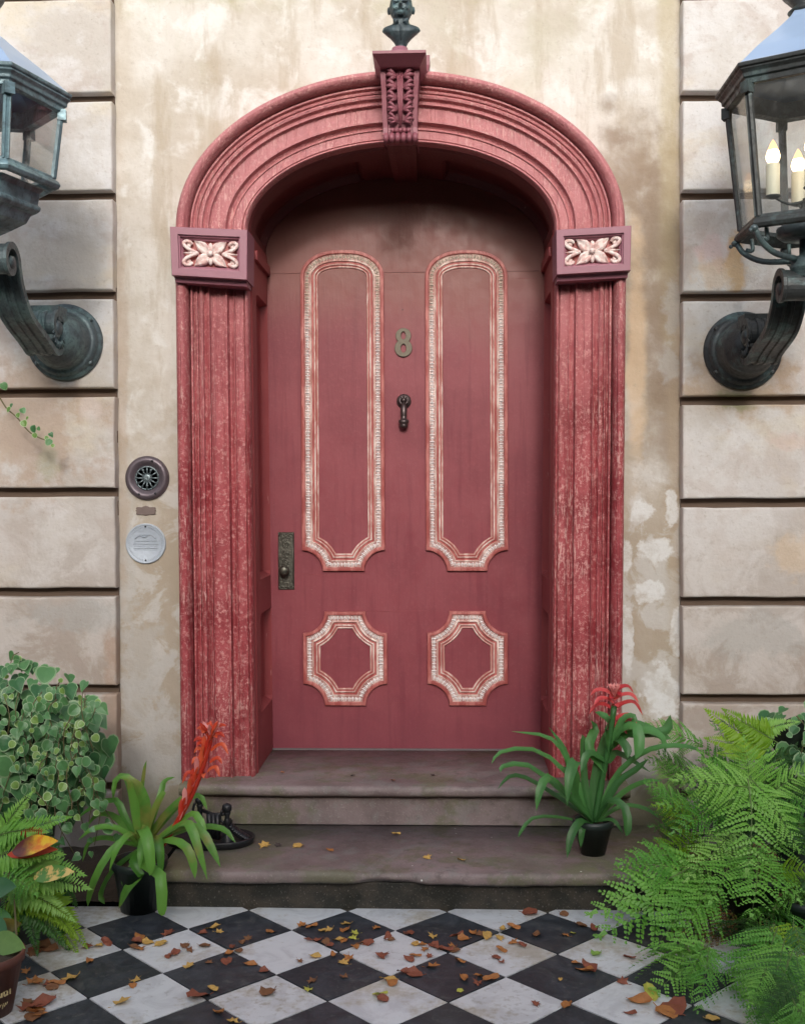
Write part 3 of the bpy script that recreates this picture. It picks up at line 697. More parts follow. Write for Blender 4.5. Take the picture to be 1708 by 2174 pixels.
# -- impost blocks with carved flowers
def impost(pts, flip):
    """pts: picture corners TL TR BR BL; the outer end stands further out"""
    Ys = [-.262, -.232, -.232, -.262] if not flip else [-.232, -.262, -.262, -.232]
    c = [P(px, py, y) for (px, py), y in zip(pts, Ys)]
    def q(u, v, d=0):    # bilinear on the face, d pushes into the wall
        p = c[0].lerp(c[1], u).lerp(c[3].lerp(c[2], u), v); return (p.x, p.y+d, p.z)
    mb = MB()
    def ring(m, mv, d): return [q(m, mv, d), q(1-m, mv, d), q(1-m, 1-mv, d), q(m, 1-mv, d)]
    rs = [[(p[0], -.05, p[2]) for p in ring(0,0,0)], ring(0,0,.004), ring(.006,.01,0), ring(.098,.150,0), ring(.101,.155,.010), ring(.118,.185,.012), ring(.122,.19,.024), ring(.15,.235,.030), ring(.155,.24,.045)]
    mb.loft(rs, True, False, 0, False); mb.add(rs[-1], [(0,1,2,3)])
    # stepped underside towards the jamb
    lo = [q(.02,1,.03), q(.98,1,.03), (q(.98,1)[0], -.1, q(.98,1)[2]), (q(.02,1)[0], -.1, q(.02,1)[2])]
    lo2 = [(x*1.0, y+.012, z-.022) for x, y, z in lo]
    mb.loft([lo, lo2], True, True, 0, False)
    o = obj('impost', mb, M_mauve, sur)
    Wd = (c[1]-c[0]).length; Hd = abs(c[0].z-c[3].z)
    cc = Vector(q(.5,.5,.045)); ux = (c[1]-c[0]).normalized(); uz = Vector((0,0,1)); uy = ux.cross(uz).normalized()
    if uy.y > 0: uy = -uy
    def L(a, b, d): return cc + ux*a + uz*b + uy*d
    fm = MB()
    for sx in (-1, 1):
        for sz in (-1, 1):
            ca, sa = .066*sx, .052*sz
            # a folded petal: ridge, two flanks, pointed tip
            base, tip = (0, 0), (ca, sa); ln = math.hypot(ca, sa); dx_, dz_ = ca/ln, sa/ln; nx_, nz_ = -dz_, dx_
            secs = [(.08,.010,.020,.016),(.30,.021,.032,.024),(.55,.0245,.036,.024),(.78,.017,.032,.022),(.95,.007,.028,.021),(1.08,.0008,.022,.021)]
            rr = []
            for f, wd, he, hc in secs:
                pr = []
                for k, hh in ((-1,.0),(-1,he*.75),(-.5,he),(0,hc*.62),(.5,he),(1,he*.75),(1,.0)):
                    pr.append(L(dx_*ln*f + nx_*wd*k, dz_*ln*f + nz_*wd*k, hh))
                rr.append(pr)
            fm.loft(rr, smooth=True)
            fm.add(rr[-1], [list(range(7))])
        # small middle petals
    for dz_ in (-1, 1):
        fm.ball(L(0, .030*dz_, .014), .016, 8, sc=(.7,.8,1.3))
    fm.ball(L(0,0,.036), .014, 10, sc=(1.05,.7,.9))
    for sx in (-1, 1):
        for sz in (-1, 1):
            pts_ = [L(sx*.052,0,.022), L(sx*.078,sz*.010,.026), L(sx*.104,sz*.022,.026), L(sx*.118,sz*.040,.024), L(sx*.108,sz*.052,.022), L(sx*.090,sz*.050,.020), L(sx*.080,sz*.040,.018)]
            fm.tube(catmull(pts_, 4), [.006+.003*math.sin(i/24*3.1) for i in range(25)], 7)
            fm.ball(L(sx*.098, sz*.036, .012), .013, 8, sc=(1,.6,1))
        fm.tube([L(sx*.055,0,.024), L(sx*.085,0,.026), L(sx*.120,0,.020)], [.007,.006,.002], 7)
        fm.ball(L(sx*.070,0,.024), .008, 8)
    f = obj('carved_flower', fm, M_flower, o)
    bed = MB(); bed.add([Vector(q(a,b,.0445)) for a, b in ((.155,.24),(.845,.24),(.845,.76),(.155,.76))], [(0,1,2,3)])
    bed.xform(Matrix.Translation((0,0,0))); obj('sunk_field', bed, M_salmon, o)
impost([(360,480),(525,487),(524,594),(364,584)], False)
impost([(1180,487),(1340,478),(1338,574),(1181,583)], True)

# -- keystone
key = MB()
def kx(px, py, y): return P(px, py, y)
secs = []
# front slope: (py, left px, right px, Y)
for py_, l_, r_, y_ in ((141,806,890,-.335),(170,808,888,-.325),(200,810,886,-.31),(240,811,885,-.295),(270,813,885,-.285),(284,813,886,-.29),(293,813,887,-.285),(300,814,887,-.26),(306,815,886,-.22),(308,816,885,-.10)):
    a, b = P(l_, py_, y_), P(r_, py_, y_); w_ = b.x-a.x; z_ = (a.z+b.z)/2; f = .012
    secs.append([(a.x,-.08,z_),(a.x,y_,z_),(a.x+w_*.13,y_,z_),(a.x+w_*.15,y_+f,z_),(a.x+w_*.85,y_+f,z_),(a.x+w_*.87,y_,z_),(b.x,y_,z_),(b.x,-.08,z_)])
key.loft(secs, False, False, 0, False); key.add(secs[0], [list(range(8))[::-1]]); key.add(secs[-1], [list(range(8))])
# cap: flat slab with a reversed, sloping face
def rect(l_, r_, py_, y_, yb=-.10):
    a, b = P(l_, py_, y_), P(r_, py_, y_); z_ = (a.z+b.z)/2; return [(a.x,yb,z_),(a.x,y_,z_),(b.x,y_,z_),(b.x,yb,z_)]
cap = [rect(790,904,106,-.425), rect(790,904,112,-.425), rect(806,891,141,-.365)]
key.loft(cap, True, True, 0, False)
cap2 = [rect(800,912,117,-.14,-.02), rect(801,911,138,-.14,-.02), rect(803,908,152,-.20,-.02)]
key.loft(cap2, True, True, 0, False)
ko = obj('keystone', key, M_key, sur); bevel(ko, .002, 1)
# block of the keystone carried through under the soffit
kb = MB(); a0, a1 = P(820, 300, -.2).x, P(882, 300, -.2).x; kc = (a0+a1)/2; kw = (a1-a0)/2
tz = zs + bz1
rr = []
for y_, f, dz_ in ((-.215,1.0,.0),(-.15,1,.022),(-.05,.98,.03),(.1,.95,.028),(YD+.01,.9,.02)):
    rr.append([(kc-kw*f, y_, tz+.02),(kc-kw*f, y_, tz-dz_),(kc-kw*f*.5, y_, tz-dz_-.006),(kc, y_, tz-dz_),(kc+kw*f*.5, y_, tz-dz_-.006),(kc+kw*f, y_, tz-dz_),(kc+kw*f, y_, tz+.02)])
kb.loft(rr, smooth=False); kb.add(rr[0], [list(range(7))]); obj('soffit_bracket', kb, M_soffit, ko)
# acanthus carving
ac = MB()
def KP(u, v, d):     # u -1..1 across, v 0..1 down the sloping face
    py_ = lerp(146, 292, v); y_ = lerp(-.322, -.272, v) - d; a = P(lerp(818,823,v), py_, y_); b = P(lerp(879,877,v), py_, y_)
    return Vector((lerp(a.x, b.x, (u+1)/2), y_, (a.z+b.z)/2))
for sx in (-1, 1):
    for k, v in enumerate((.06,.22,.38,.54,.70)):
        s_ = 1 - .07*k
        # each lobe is a curled leaflet leaving the stem, made of three fingers
        for q_, (uu, vv, th_) in enumerate(((.92,-.055,.9),(.98,.015,1.0),(.80,.075,.85))):
            p = [KP(sx*.20, v+.06, .004), KP(sx*.45, v+.03+vv*.4, .020), KP(sx*uu*.78, v+vv, .022), KP(sx*uu, v+vv+.018, .006)]
            cu = catmull(p, 3); ac.tube(cu, [(.004+.0065*math.sin(math.pi*min(1, i/(len(cu)-1)*.9+.05)))*s_*th_ for i in range(len(cu))], 6)
    ac.tube([KP(sx*.16, 0, .006), KP(sx*.12, .5, .010), KP(sx*.07, .82, .008)], [.005,.005,.003], 6)
ac.tube([KP(0, 0, .008), KP(0, .5, .010), KP(0, .84, .008)], [.0045,.0045,.003], 6)
# gathered roll and reeded scroll at the foot
for i in range(5):
    u = -.62+.31*i; ac.ball(KP(u, .89, .010), .0115, 8, sc=(.9,1,1.0))
for i in range(6):
    u = -1.15 + .46*i
    ac.tube(catmull([KP(u*.98,.945,.000), KP(u,.985,.022), KP(u,1.03,.018), KP(u*.98,1.06,-.01)], 3), [.012]*10, 7)
obj('carved_leaves', ac, M_key, ko)
# cobweb-thin crack in the arch face is left to the paint
# small plinth for the bust
pl = MB(); pc = P(849, 100, -.33); zt0 = P(849, 106, -.425).z + .001
zt0 = cap[0][0][2]
pl.lathe([(.056, zt0),(.056, zt0+.008),(.042, zt0+.014),(.034, zt0+.024),(.034, zt0+.030),(0,zt0+.030)], (pc.x, -.365, 0), 'Z', 20)
obj('bust_plinth', pl, M_mauve, ko)
# threshold strip
th = MB(); th.cbox(XiL(.4)-.01, XiR(.4)+.01, YD-.02, YD+.03, Z2-.002, Z2+.005, .002); obj('threshold', th, simple('grey_threshold', (0.16,0.14,0.14), .7, sc=25, bumpd=.002), sur)

# ================================================================== BUST
bust = thing('bust', 'greenish bronze portrait bust in shirt collar on the keystone above the arch', 'bust', (pc.x, -.365, zt0+.030))
bz = zt0+.029; u = .00196*0+ .0019
b = MB(); bc = Vector((pc.x+.006, -.365, bz))
def B(x, y, z):
    k_ = 1.12 if z < .105 else lerp(1.12, 1.32, min(1, (z-.105)/.03))
    return bc + Vector((x*k_, y*1.25, z*.90))
# lower torso cut, shoulders, neck, head
tors = [(.018,.018,0,0),(.020,.018,.01,0),(.028,.024,.03,0),(.042,.030,.050,0),(.062,.034,.070,0),(.074,.034,.084,.002),(.070,.033,.098,.004),(.040,.029,.110,.004),(.028,.026,.120,.002),(.024,.025,.132,0)]
b.loft([[B(rx*math.cos(2*math.pi*k/24)*(1.0), yo+ry*math.sin(2*math.pi*k/24), z) for k in range(24)] for rx, ry, z, yo in tors], True, True)
b.tube([B(0,0,.11), B(-.001,-.003,.150)], [.036,.032], 14)
b.ball(B(0,-.004,.190), .058, 16, sc=(.88,.80,1.12))       # cranium
b.ball(B(0,-.016,.168), .042, 12, sc=(.95,.72,1.0))          # jaw
b.ball(B(0,-.036,.151), .015, 8, sc=(1.2,1,1))             # chin
b.tube([B(0,-.042,.200), B(0,-.058,.178), B(0,-.048,.174)], [.005,.009,.008], 8)
for s_ in (-1, 1):
    b.ball(B(s_*.040,.004,.182), .013, 8, sc=(.6,.9,1.4)); b.ball(B(s_*.016,-.042,.203), .011, 8, sc=(1.5,.6,.55)); b.ball(B(s_*.009,-.046,.168), .007, 8, sc=(1.3,.6,.8))
    b.ball(B(s_*.020,-.032,.176), .011, 8)
    # collar points
    b.loft([[B(s_*.004,-.036,.118), B(s_*.024,-.028,.128), B(s_*.026,-.026,.112)], [B(s_*.006,-.044,.116), B(s_*.026,-.036,.128), B(s_*.030,-.034,.108)], [B(s_*.016,-.047,.100), B(s_*.020,-.044,.103), B(s_*.022,-.040,.100)]], True, True)
b.tube([B(-.010,-.044,.166), B(0,-.047,.1655), B(.010,-.044,.166)], [.002,.004,.002], 6)
b.tube([B(0,-.036,.108), B(0,-.040,.09), B(0,-.036,.06), B(0,-.028,.03)], [.003,.003,.003,.002], 6)
b.ball(B(0,.006,.212), .052, 14, sc=(.92,1.0,.85))
for k in range(10):
    a = R(-20+22*k); b.ball(B(.026*math.cos(a), .004+.022*math.sin(a), .226), .013, 8)
ob = obj('portrait_bust', b, M_bust, bust)
m = ob.modifiers.new('r', 'REMESH'); m.mode = 'VOXEL'; m.voxel_size = .0022; m.use_smooth_shade = True
m = ob.modifiers.new('s', 'SMOOTH'); m.factor = .5; m.iterations = 2

# ================================================================== DOOR
door = thing('door', 'closed maroon pink arched door with four cream moulded panels and a bronze 8', 'door', (0,YD,Z2))
dxl, dxr = X(580, 1590, YD), X(1145, 1590, YD)
db = MB(); oc = []
for i in range(41):
    thh = math.pi*(1-i/40); oc.append((lerp(cx0,cx1,.8)+lerp(ax0,ax1,.8)*math.cos(thh), zs+lerp(bz0,bz1,.8)*math.sin(thh)))
zseam = Zp(860, 578, YD); zseam2 = Zp(860, 1296, YD)
x0_, x1_ = oc[0][0], oc[-1][0]
zbot = Z2+.012
dzb = Zp(860, 1592, YD)
# three boards with fine seams: top (arched), middle, bottom
top = [(x0_, zseam+.0005)] + oc + [(x1_, zseam+.0005)]
def slab(mb, pts, y0, y1):
    n_ = len(pts); mb.add([(x,y0,z) for x,z in pts]+[(x,y1,z) for x,z in pts], [list(range(n_)), list(range(n_, 2*n_))[::-1]] + [(i,(i+1)%n_,(i+1)%n_+n_,i+n_) for i in range(n_)])
slab(db, top, YD, YD+.045)
slab(db, [(x0_,dzb),(x1_,dzb),(x1_,zseam-.0005),(x0_,zseam-.0005)], YD+.0004, YD+.045)
slab(db, [(x0_-.0,Z2),(x1_,Z2),(x1_,zt_),(x0_,zt_)], YD+.05, YD+.055)
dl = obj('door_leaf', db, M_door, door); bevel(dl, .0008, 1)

def ring_upper(x0, x1, zb, zsp, rise, rc, d, NA_=22, NC=9):
    """outline of a tall panel inset by d: segmental top, notched concave lower corners"""
    r = rc+d; pts = []
    cxm = (x0+x1)/2; a = (x1-x0)/2-d; bb = max(.004, rise-d)
    k = .80
    for i in range(NA_+1):
        t = math.pi*i/NA_; c_, s_ = math.cos(t), math.sin(t)
        pts.append((cxm + a*math.copysign(abs(c_)**k, c_), zsp + bb*abs(s_)**(1.0)))
    al = math.asin(min(1, d/r))
    for i in range(NC+1):      # lower-left notch
        t = lerp(math.pi/2-al, al, i/NC); pts.append((x0+r*math.cos(t), zb+r*math.sin(t)))
    for i in range(NC+1):
        t = lerp(al, math.pi/2-al, i/NC); pts.append((x1-r*math.cos(t), zb+r*math.sin(t)))
    return pts
def ring_oct(x0, x1, zb, ztp, rc, d, NC=9):
    r = rc+d; al = math.asin(min(1, d/r)); pts = []
    for i in range(NC+1): t = lerp(math.pi/2-al, al, i/NC); pts.append((x0+r*math.cos(t), zb+r*math.sin(t)))
    for i in range(NC+1): t = lerp(al, math.pi/2-al, i/NC); pts.append((x1-r*math.cos(t), zb+r*math.sin(t)))
    for i in range(NC+1): t = lerp(math.pi/2-al, al, i/NC); pts.append((x1-r*math.cos(t), ztp-r*math.sin(t)))
    for i in range(NC+1): t = lerp(al, math.pi/2-al, i/NC); pts.append((x0+r*math.cos(t), ztp-r*math.sin(t)))
    return pts
U = 5.68/FPX   # metres per picture unit at the door
MP = [(0,0,0),(0,.016,0),(.0015,.019,0),(.010,.021,0),(.016,.020,0),(.0185,.015,0),(.021,.011,1),(.046,.010,1),(.049,.014,2),(.052,.0155,2),(.055,.013,2),(.057,.007,0),(.062,.007,0),(.066,.011,0),(.070,.0135,2),(.073,.012,2),(.0755,.005,0),(.080,.006,0),(.084,.009,2),(.087,.006,2),(.089,.0015,0)]
def moulding(ringf, label=None):
    mb = MB(); rings = []
    for d, hgt, mi in MP:
        rings.append([(x, YD-hgt, z) for x, z in ringf(d)])
    mb.loft(rings, True, False, 0, True, matf=lambda i, j: MP[i+1][2])
    o = obj('panel_moulding', mb, [M_salmon, M_bed, M_cream], door); esplit(o)
    # leaf-and-dart enrichment, real relief
    mid = ringf(.0335); cv = MB(); rnd = random.Random(5)
    n_ = len(mid); seg = []
    for i in range(n_):
        a, b_ = Vector((mid[i][0],0,mid[i][1])), Vector((mid[(i+1)%n_][0],0,mid[(i+1)%n_][1])); seg.append((a, b_, (b_-a).length))
    tot = sum(s_[2] for s_ in seg); step = .0178; cnt = int(tot/step); acc = 0; si = 0
    ctr = Vector((sum(p[0] for p in mid)/n_, 0, sum(p[1] for p in mid)/n_))
    for k in range(cnt):
        s_ = k*tot/cnt
        while s_ > acc+seg[si][2] and si < n_-1: acc += seg[si][2]; si += 1
        a, b_, ln = seg[si]
        if ln < 1e-6: continue
        p = a.lerp(b_, (s_-acc)/ln); t = (b_-a).normalized(); nn = Vector((-t.z,0,t.x))
        if nn.dot(ctr-p) < 0: nn = -nn
        j = rnd.uniform(.8,1.15); y_ = YD-.0105
        for (o_, wd, l0, l1, hh) in ((0,.0058,-.012,.013,.011),(.0089,.0024,-.012,.010,.006)):
            q0 = p + t*o_
            vs = [q0+nn*l0*j - t*wd*.55, q0+nn*l0*j + t*wd*.55, q0+nn*.002+t*wd, q0+nn*l1*j, q0+nn*.002-t*wd]
            vs = [Vector((v_.x, y_, v_.z)) for v_ in vs]; apx = q0+nn*-.001; apx = Vector((apx.x, y_-hh*j, apx.z)); cr = q0+nn*l0*.8; cr = Vector((cr.x, y_-hh*.7*j, cr.z))
            cv.add(vs+[apx, cr], [(0,6,4),(4,6,5),(4,5,3),(3,5,2),(2,5,6),(2,6,1),(0,1,6)])
    c_ = obj('leaf_and_dart_carving', cv, M_carving, o); c_['kind'] = 'stuff'
    inner = ringf(.0885); pn = MB(); pn.add([(x, YD-.0012, z) for x, z in inner], [list(range(len(inner)))])
    pn.add([(x, YD-.0012, z) for x, z in inner]+[(x, YD+.0002, z) for x, z in inner], [(i,(i+1)%n_,(i+1)%n_+n_,i+n_) for i in range(n_)])
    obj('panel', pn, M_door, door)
for (l_, r_, yb_) in ((640, 816, 1212), (903, 1077, 1212)):
    xa, xb = X(l_, 900, YD), X(r_, 900, YD); zb = Zp((l_+r_)/2, yb_, YD); zsp = Zp((l_+r_)/2, 588, YD); rise = Zp((l_+r_)/2, 532, YD)-zsp
    moulding(lambda d, xa=xa, xb=xb, zb=zb, zsp=zsp, rise=rise: ring_upper(xa+d*0, xb, zb, zsp, rise, .105, d) if False else [(x, z) for x, z in ring_upper(xa, xb, zb+d, zsp, rise*1.0, .105-.0, d)] if False else ring_upper(xa, xb, zb, zsp, rise+.0, .105, d))
for (l_, r_, ty, by_) in ((644, 822, 1298, 1497), (907, 1077, 1297, 1497)):
    xa, xb = X(l_, 1400, YD), X(r_, 1400, YD); zb = Zp((l_+r_)/2, by_, YD); zt2 = Zp((l_+r_)/2, ty, YD)
    moulding(lambda d, xa=xa, xb=xb, zb=zb, zt2=zt2: ring_oct(xa, xb, zb, zt2, .110, d))
# fine timber checks in the lower door
ck = MB()
for (a, b_) in (((775,1299),(905,1297)),((815,1494),(860,1492)),((640,1218),(690,1222)),((1085,590),(1140,592))):
    p, q = P(a[0], a[1], YD), P(b_[0], b_[1], YD); ck.tube([p+Vector((0,-.0003,0)), (p+q)/2+Vector((0,-.0003,.001)), q+Vector((0,-.0003,0))], [.0003,.0009,.0003], 5)
obj('timber_crack', ck, M_reveal, door)

def flat_shape(name, splines, depth, mat, M, parent, bev=0.0):
    """extruded 2D outline with holes -> mesh"""
    cu = bpy.data.curves.new(name, 'CURVE'); cu.dimensions = '2D'; cu.fill_mode = 'BOTH'; cu.extrude = depth; cu.bevel_depth = bev; cu.bevel_resolution = 1
    for pts in splines:
        sp = cu.splines.new('POLY'); sp.points.add(len(pts)-1)
        for i, (x, y) in enumerate(pts): sp.points[i].co = (x, y, 0, 1)
        sp.use_cyclic_u = True
    t = bpy.data.objects.new(name, cu); COL.objects.link(t)
    dg = bpy.context.evaluated_depsgraph_get(); me = bpy.data.meshes.new_from_object(t.evaluated_get(dg)); me.name = name
    bpy.data.objects.remove(t); me.materials.clear(); me.materials.append(mat)
    o = bpy.data.objects.new(name, me); COL.objects.link(o)
    if parent: o.parent = parent; M = Matrix.Translation(-wloc(parent)) @ M
    o.matrix_local = M; return o
def text_mesh(name, body, size, depth, mat, M, parent, offset=0.0, align='CENTER'):
    cu = bpy.data.curves.new(name, 'FONT'); cu.body = body; cu.size = size; cu.extrude = depth; cu.offset = offset; cu.align_x = align; cu.align_y = 'CENTER'; cu.resolution_u = 3
    t = bpy.data.objects.new(name, cu); COL.objects.link(t)
    dg = bpy.context.evaluated_depsgraph_get(); me = bpy.data.meshes.new_from_object(t.evaluated_get(dg)); me.name = name
    bpy.data.objects.remove(t); me.materials.clear(); me.materials.append(mat)
    o = bpy.data.objects.new(name, me); COL.objects.link(o)
    if parent: o.parent = parent; M = Matrix.Translation(-wloc(parent)) @ M
    o.matrix_local = M; return o
UP = Matrix.Rotation(R(90), 4, 'X')          # lay XY drawings on the wall
# --- number 8
c8 = P(856, 727, YD)
def oval(cx_, cy_, a, b_, n_=28): return [(cx_+a*math.cos(2*math.pi*i/n_), cy_+b_*math.sin(2*math.pi*i/n_)) for i in range(n_)]
out8 = []
for i in range(60):
    t = 2*math.pi*i/60; c_, s_ = math.cos(t), math.sin(t)
    # union outline of the two bowls
    best = 0
    for (cy_, a, b_) in ((.0335,.0375,.037),(-.0285,.0425,.043)):
        A = (c_/a)**2+(s_/b_)**2; Bq = -2*s_*cy_/b_**2; Cq = cy_**2/b_**2-1; D = Bq*Bq-4*A*Cq
        if D >= 0: best = max(best, (-Bq+math.sqrt(D))/(2*A))
    out8.append((best*c_, best*s_))
flat_shape('house_number', [out8, oval(0,.0345,.0135,.0215), oval(0,-.030,.0150,.0235)], .004, M_brass, Matrix.Translation((c8.x, YD-.0055, c8.z)) @ UP, door, .0015)
# --- knocker
kn = MB(); k0 = P(857, 852, YD); K = lambda x, y, z: (k0.x+x, YD-y, k0.z+z)
kn.lathe([(.037,0),(.037,.004),(.030,.010),(.020,.012),(0,.013)], (k0.x, YD, k0.z), 'Y', 24)
kn.ball(K(0,.020,.004), .014, 10); kn.tube(catmull([K(.012,.02,.02),K(.02,.026,0),K(.010,.03,-.018)],3), .005, 6); kn.tube(catmull([K(-.012,.02,.02),K(-.02,.026,0),K(-.010,.03,-.018)],3), .005, 6)
kn.ball(K(0,.016,.024), .007, 8)
ko2 = obj('door_knocker', kn, M_knock, door)
kh = MB(); kh.tube([K(0,.024,-.008),K(0,.030,-.030),K(0,.034,-.045),K(0,.036,-.075),K(0,.036,-.088),K(0,.036,-.094),K(0,.036,-.100),K(0,.036,-.112),K(0,.036,-.117),K(0,.036,-.122),K(0,.036,-.132),K(0,.036,-.138)],
    [.010,.015,.017,.0155,.014,.020,.027,.026,.019,.022,.020,.006], 14); obj('hammer', kh, M_knock, ko2)
sc_ = MB(); sc_.ball(P(854, 657, YD-.001), .003, 6, sc=(.7,1,1.6)); obj('nail', sc_, M_iron, door)
# --- handle plate
hp = MB(); a, b_ = P(590, 1130, YD), P(625, 1252, YD)
hp.cbox(a.x, b_.x, YD-.006, YD, b_.z, a.z, .003)
ho = obj('handle_plate', hp, M_hand, door)
rl = MB(); hw = (b_.x-a.x)/2; hx = (a.x+b_.x)/2
for (z_, n_) in ((a.z-.012, 7), (b_.z+.012, 7)):
    for i in range(n_): rl.ball((hx-hw*.85+2*hw*.85*i/(n_-1), YD-.006, z_+ (.002 if i % 2 else -.002)), .0055, 8)
for s_ in (-1,1): rl.tube([(hx+s_*hw*.86, YD-.006, a.z-.02),(hx+s_*hw*.86, YD-.006, b_.z+.02)], .0022, 6)
def spiral(cx_, cz_, r0, turns, sgn, ph=0):
    return [(cx_+sgn*(r0*(1-i/26*.8))*math.cos(ph+i/26*turns*2*math.pi), YD-.0065, cz_+(r0*(1-i/26*.8))*math.sin(ph+i/26*turns*2*math.pi)) for i in range(27)]
for cz_, s_ in ((a.z-.062, 1), (a.z-.108, -1), (a.z-.150, 1)): rl.tube(spiral(hx, cz_, .020, 1.6, s_, 1.2*s_), .0026, 6)
rl.tube(catmull([(hx-.02,YD-.0065,a.z-.034),(hx,YD-.008,a.z-.026),(hx+.02,YD-.0065,a.z-.034)],4), .0028, 6)
obj('relief_scrolls', rl, M_hand, ho)
kb2 = MB(); kp = P(605, 1210, YD); kb2.lathe([(.022,.004),(.022,.010),(.010,.014),(.009,.030),(.020,.038),(.026,.050),(.024,.060),(.014,.066),(0,.067)], (kp.x, YD, kp.z), 'Y', 24); obj('door_knob', kb2, M_hand, ho)

# ================================================================== WALL FITTINGS
c = P(313, 1015, YW)
t = thing('intercom', 'round dark metal speaker ring with radial grille on the wall left of the door', 'intercom', (c.x, YW, c.z))
mb = MB(); mb.lathe([(.104,0),(.104,.006),(.100,.016),(.088,.024),(.076,.022),(.066,.012),(.058,.006),(.055,.004)], (c.x, YW, c.z), 'Y', 48); obj('speaker_ring', mb, M_ring, t)
mb = MB(); mb.lathe([(.058,.0),(.058,.003),(0,.0035)], (c.x, YW, c.z), 'Y', 32); obj('speaker_back', mb, M_iron, t)
mb = MB()
for k in range(12):
    a_ = 2*math.pi*k/12; c_, s_ = math.cos(a_), math.sin(a_)
    p0, p1 = (.018, .054)
    mb.tube([(c.x+c_*r_, YW-.007, c.z+s_*r_) for r_ in (p0, .034, p1)], [.0045,.0035,.0050], 6)
mb.lathe([(.057,.004),(.057,.009),(.050,.009),(.050,.004)], (c.x, YW, c.z), 'Y', 32); mb.lathe([(.024,.004),(.024,.009),(.010,.013),(0,.011)], (c.x, YW, c.z), 'Y', 20)
for k in range(3):
    mb.ball((c.x-.018+.018*k, YW-.008, c.z+.036*(-1)**k), .007, 8)
obj('speaker_grille', mb, M_grille, t)
for a_ in (-60, -115, 70):
    mb = MB(); mb.ball((c.x+.084*math.cos(R(a_)), YW-.023, c.z+.084*math.sin(R(a_))), .006, 8, sc=(1,.5,1)); obj('screw', mb, M_iron, t)
c = P(310, 1084, YW)
pts = []
half = [(0,.022),(.010,.019),(.018,.015),(.036,.016),(.044,.014),(.045,.009),(.041,.005),(.047,.0),(.041,-.006),(.045,-.011),(.044,-.016),(.036,-.018),(.018,-.017),(.010,-.020),(0,-.023)]
pts = half + [(-x, y) for x, y in reversed(half[1:-1])]
o = flat_shape('name_plate', [pts], .003, M_plate, Matrix.Translation((c.x, YW-.003, c.z)) @ UP, None, .001)
tag(o, 'tiny shaped brown plate between the intercom ring and the pale medallion', 'plate')
mb = MB()
for k in range(4): mb.tube([(c.x-.034+.004*(k%2), -.007, c.z+.011-.0075*k),(c.x+.034-.003*(k%2), -.007, c.z+.011-.0075*k)], .0012, 5)
obj('embossed_lines', mb, M_brass, o)
for ch in o.children: ch.matrix_local = o.matrix_local.inverted() @ Matrix.Translation(o.location)
c = P(310, 1154, YW)
t = thing('medallion', 'pale round metal medallion with worn raised lettering left of the door', 'plaque', (c.x, YW, c.z))
mb = MB(); mb.lathe([(.095,0),(.095,.006),(.093,.010),(.089,.0115),(.086,.008),(.084,.007),(0,.007)], (c.x, YW, c.z), 'Y', 48); obj('disc', mb, M_dial, t)
mb = MB()
for k in range(64):
    a_ = R(90+ 360*k/64)
    if abs((k+32) % 64-32) < 2 or abs(k-32) < 2: continue
    r0, r1 = .0735, .0735+random.uniform(.006,.010)
    mb.tube([(c.x+math.cos(a_)*r0, -.0075, c.z+math.sin(a_)*r0),(c.x+math.cos(a_)*r1, -.0075, c.z+math.sin(a_)*r1)], .0014, 5)
rl_ = random.Random(3)
for z_, wd in ((.012,.050),(-.004,.058),(-.022,.056),(.040,.03)):
    x_ = -wd
    while x_ < wd:
        l_ = rl_.uniform(.003,.006); mb.tube([(c.x+x_, -.0075, c.z+z_-.004*rl_.random()),(c.x+x_+l_*.4, -.0078, c.z+z_+.003),(c.x+x_+l_, -.0075, c.z+z_-.003*rl_.random())], .0013, 5); x_ += l_+.0022
for z_ in (.003,-.013,-.030): mb.tube([(c.x-.055, -.0072, c.z+z_),(c.x+.055, -.0072, c.z+z_)], .0011, 5)
mb.tube(catmull([(c.x-.05,-.0075,c.z+.022),(c.x-.03,-.009,c.z+.036),(c.x-.005,-.009,c.z+.030),(c.x+.02,-.009,c.z+.042),(c.x+.048,-.0075,c.z+.024)],4), .0026, 6)
o = obj('raised_lettering', mb, M_dialk, t)
for z_ in (.080,-.078):
    mb = MB(); mb.ball((c.x, -.010, c.z+z_), .0045, 8); obj('screw', mb, M_iron, t)

# ================================================================== WALL LANTERNS
def hexring(c, r, z, a0): return [(c[0]+r*math.cos(a0+i*math.pi/3), c[1]+r*math.sin(a0+i*math.pi/3), z) for i in range(6)]
def strap(prof, xa, xb, thick, edge=.012):
    """a curled metal band: polyline in the YZ plane with thickness, spanning xa..xb, with raised rims"""
    mb = MB(); pts = [Vector((0, y, z)) for y, z in prof]; rings = []
    n_ = len(pts)
    for i, p in enumerate(pts):
        t = (pts[min(i+1,n_-1)]-pts[max(i-1,0)]).normalized(); nn = Vector((0, -t.z, t.y)); th_ = thick*(.55+.45*min(1, i/6, (n_-1-i)/6+.2))
        a = p+nn*th_; b_ = p-nn*th_; ins = .35*th_
        w_ = xb-xa; row = []
        for (f, q) in ((0,1),(.10,1),(.13,.45),(.30,.45),(.33,.95),(.42,.95),(.45,.55),(.55,.55),(.58,.95),(.67,.95),(.70,.45),(.87,.45),(.90,1),(1,1)):
            row.append((xa+w_*f, (p+nn*th_*q).y, (p+nn*th_*q).z))
        for (f, q) in ((1,1),(.90,1),(.87,.5),(.13,.5),(.10,1),(0,1)):
            row.append((xa+w_*f, (p-nn*th_*q).y, (p-nn*th_*q).z))
        rings.append(row)
    mb.loft(rings, True, True, 0, False); return mb
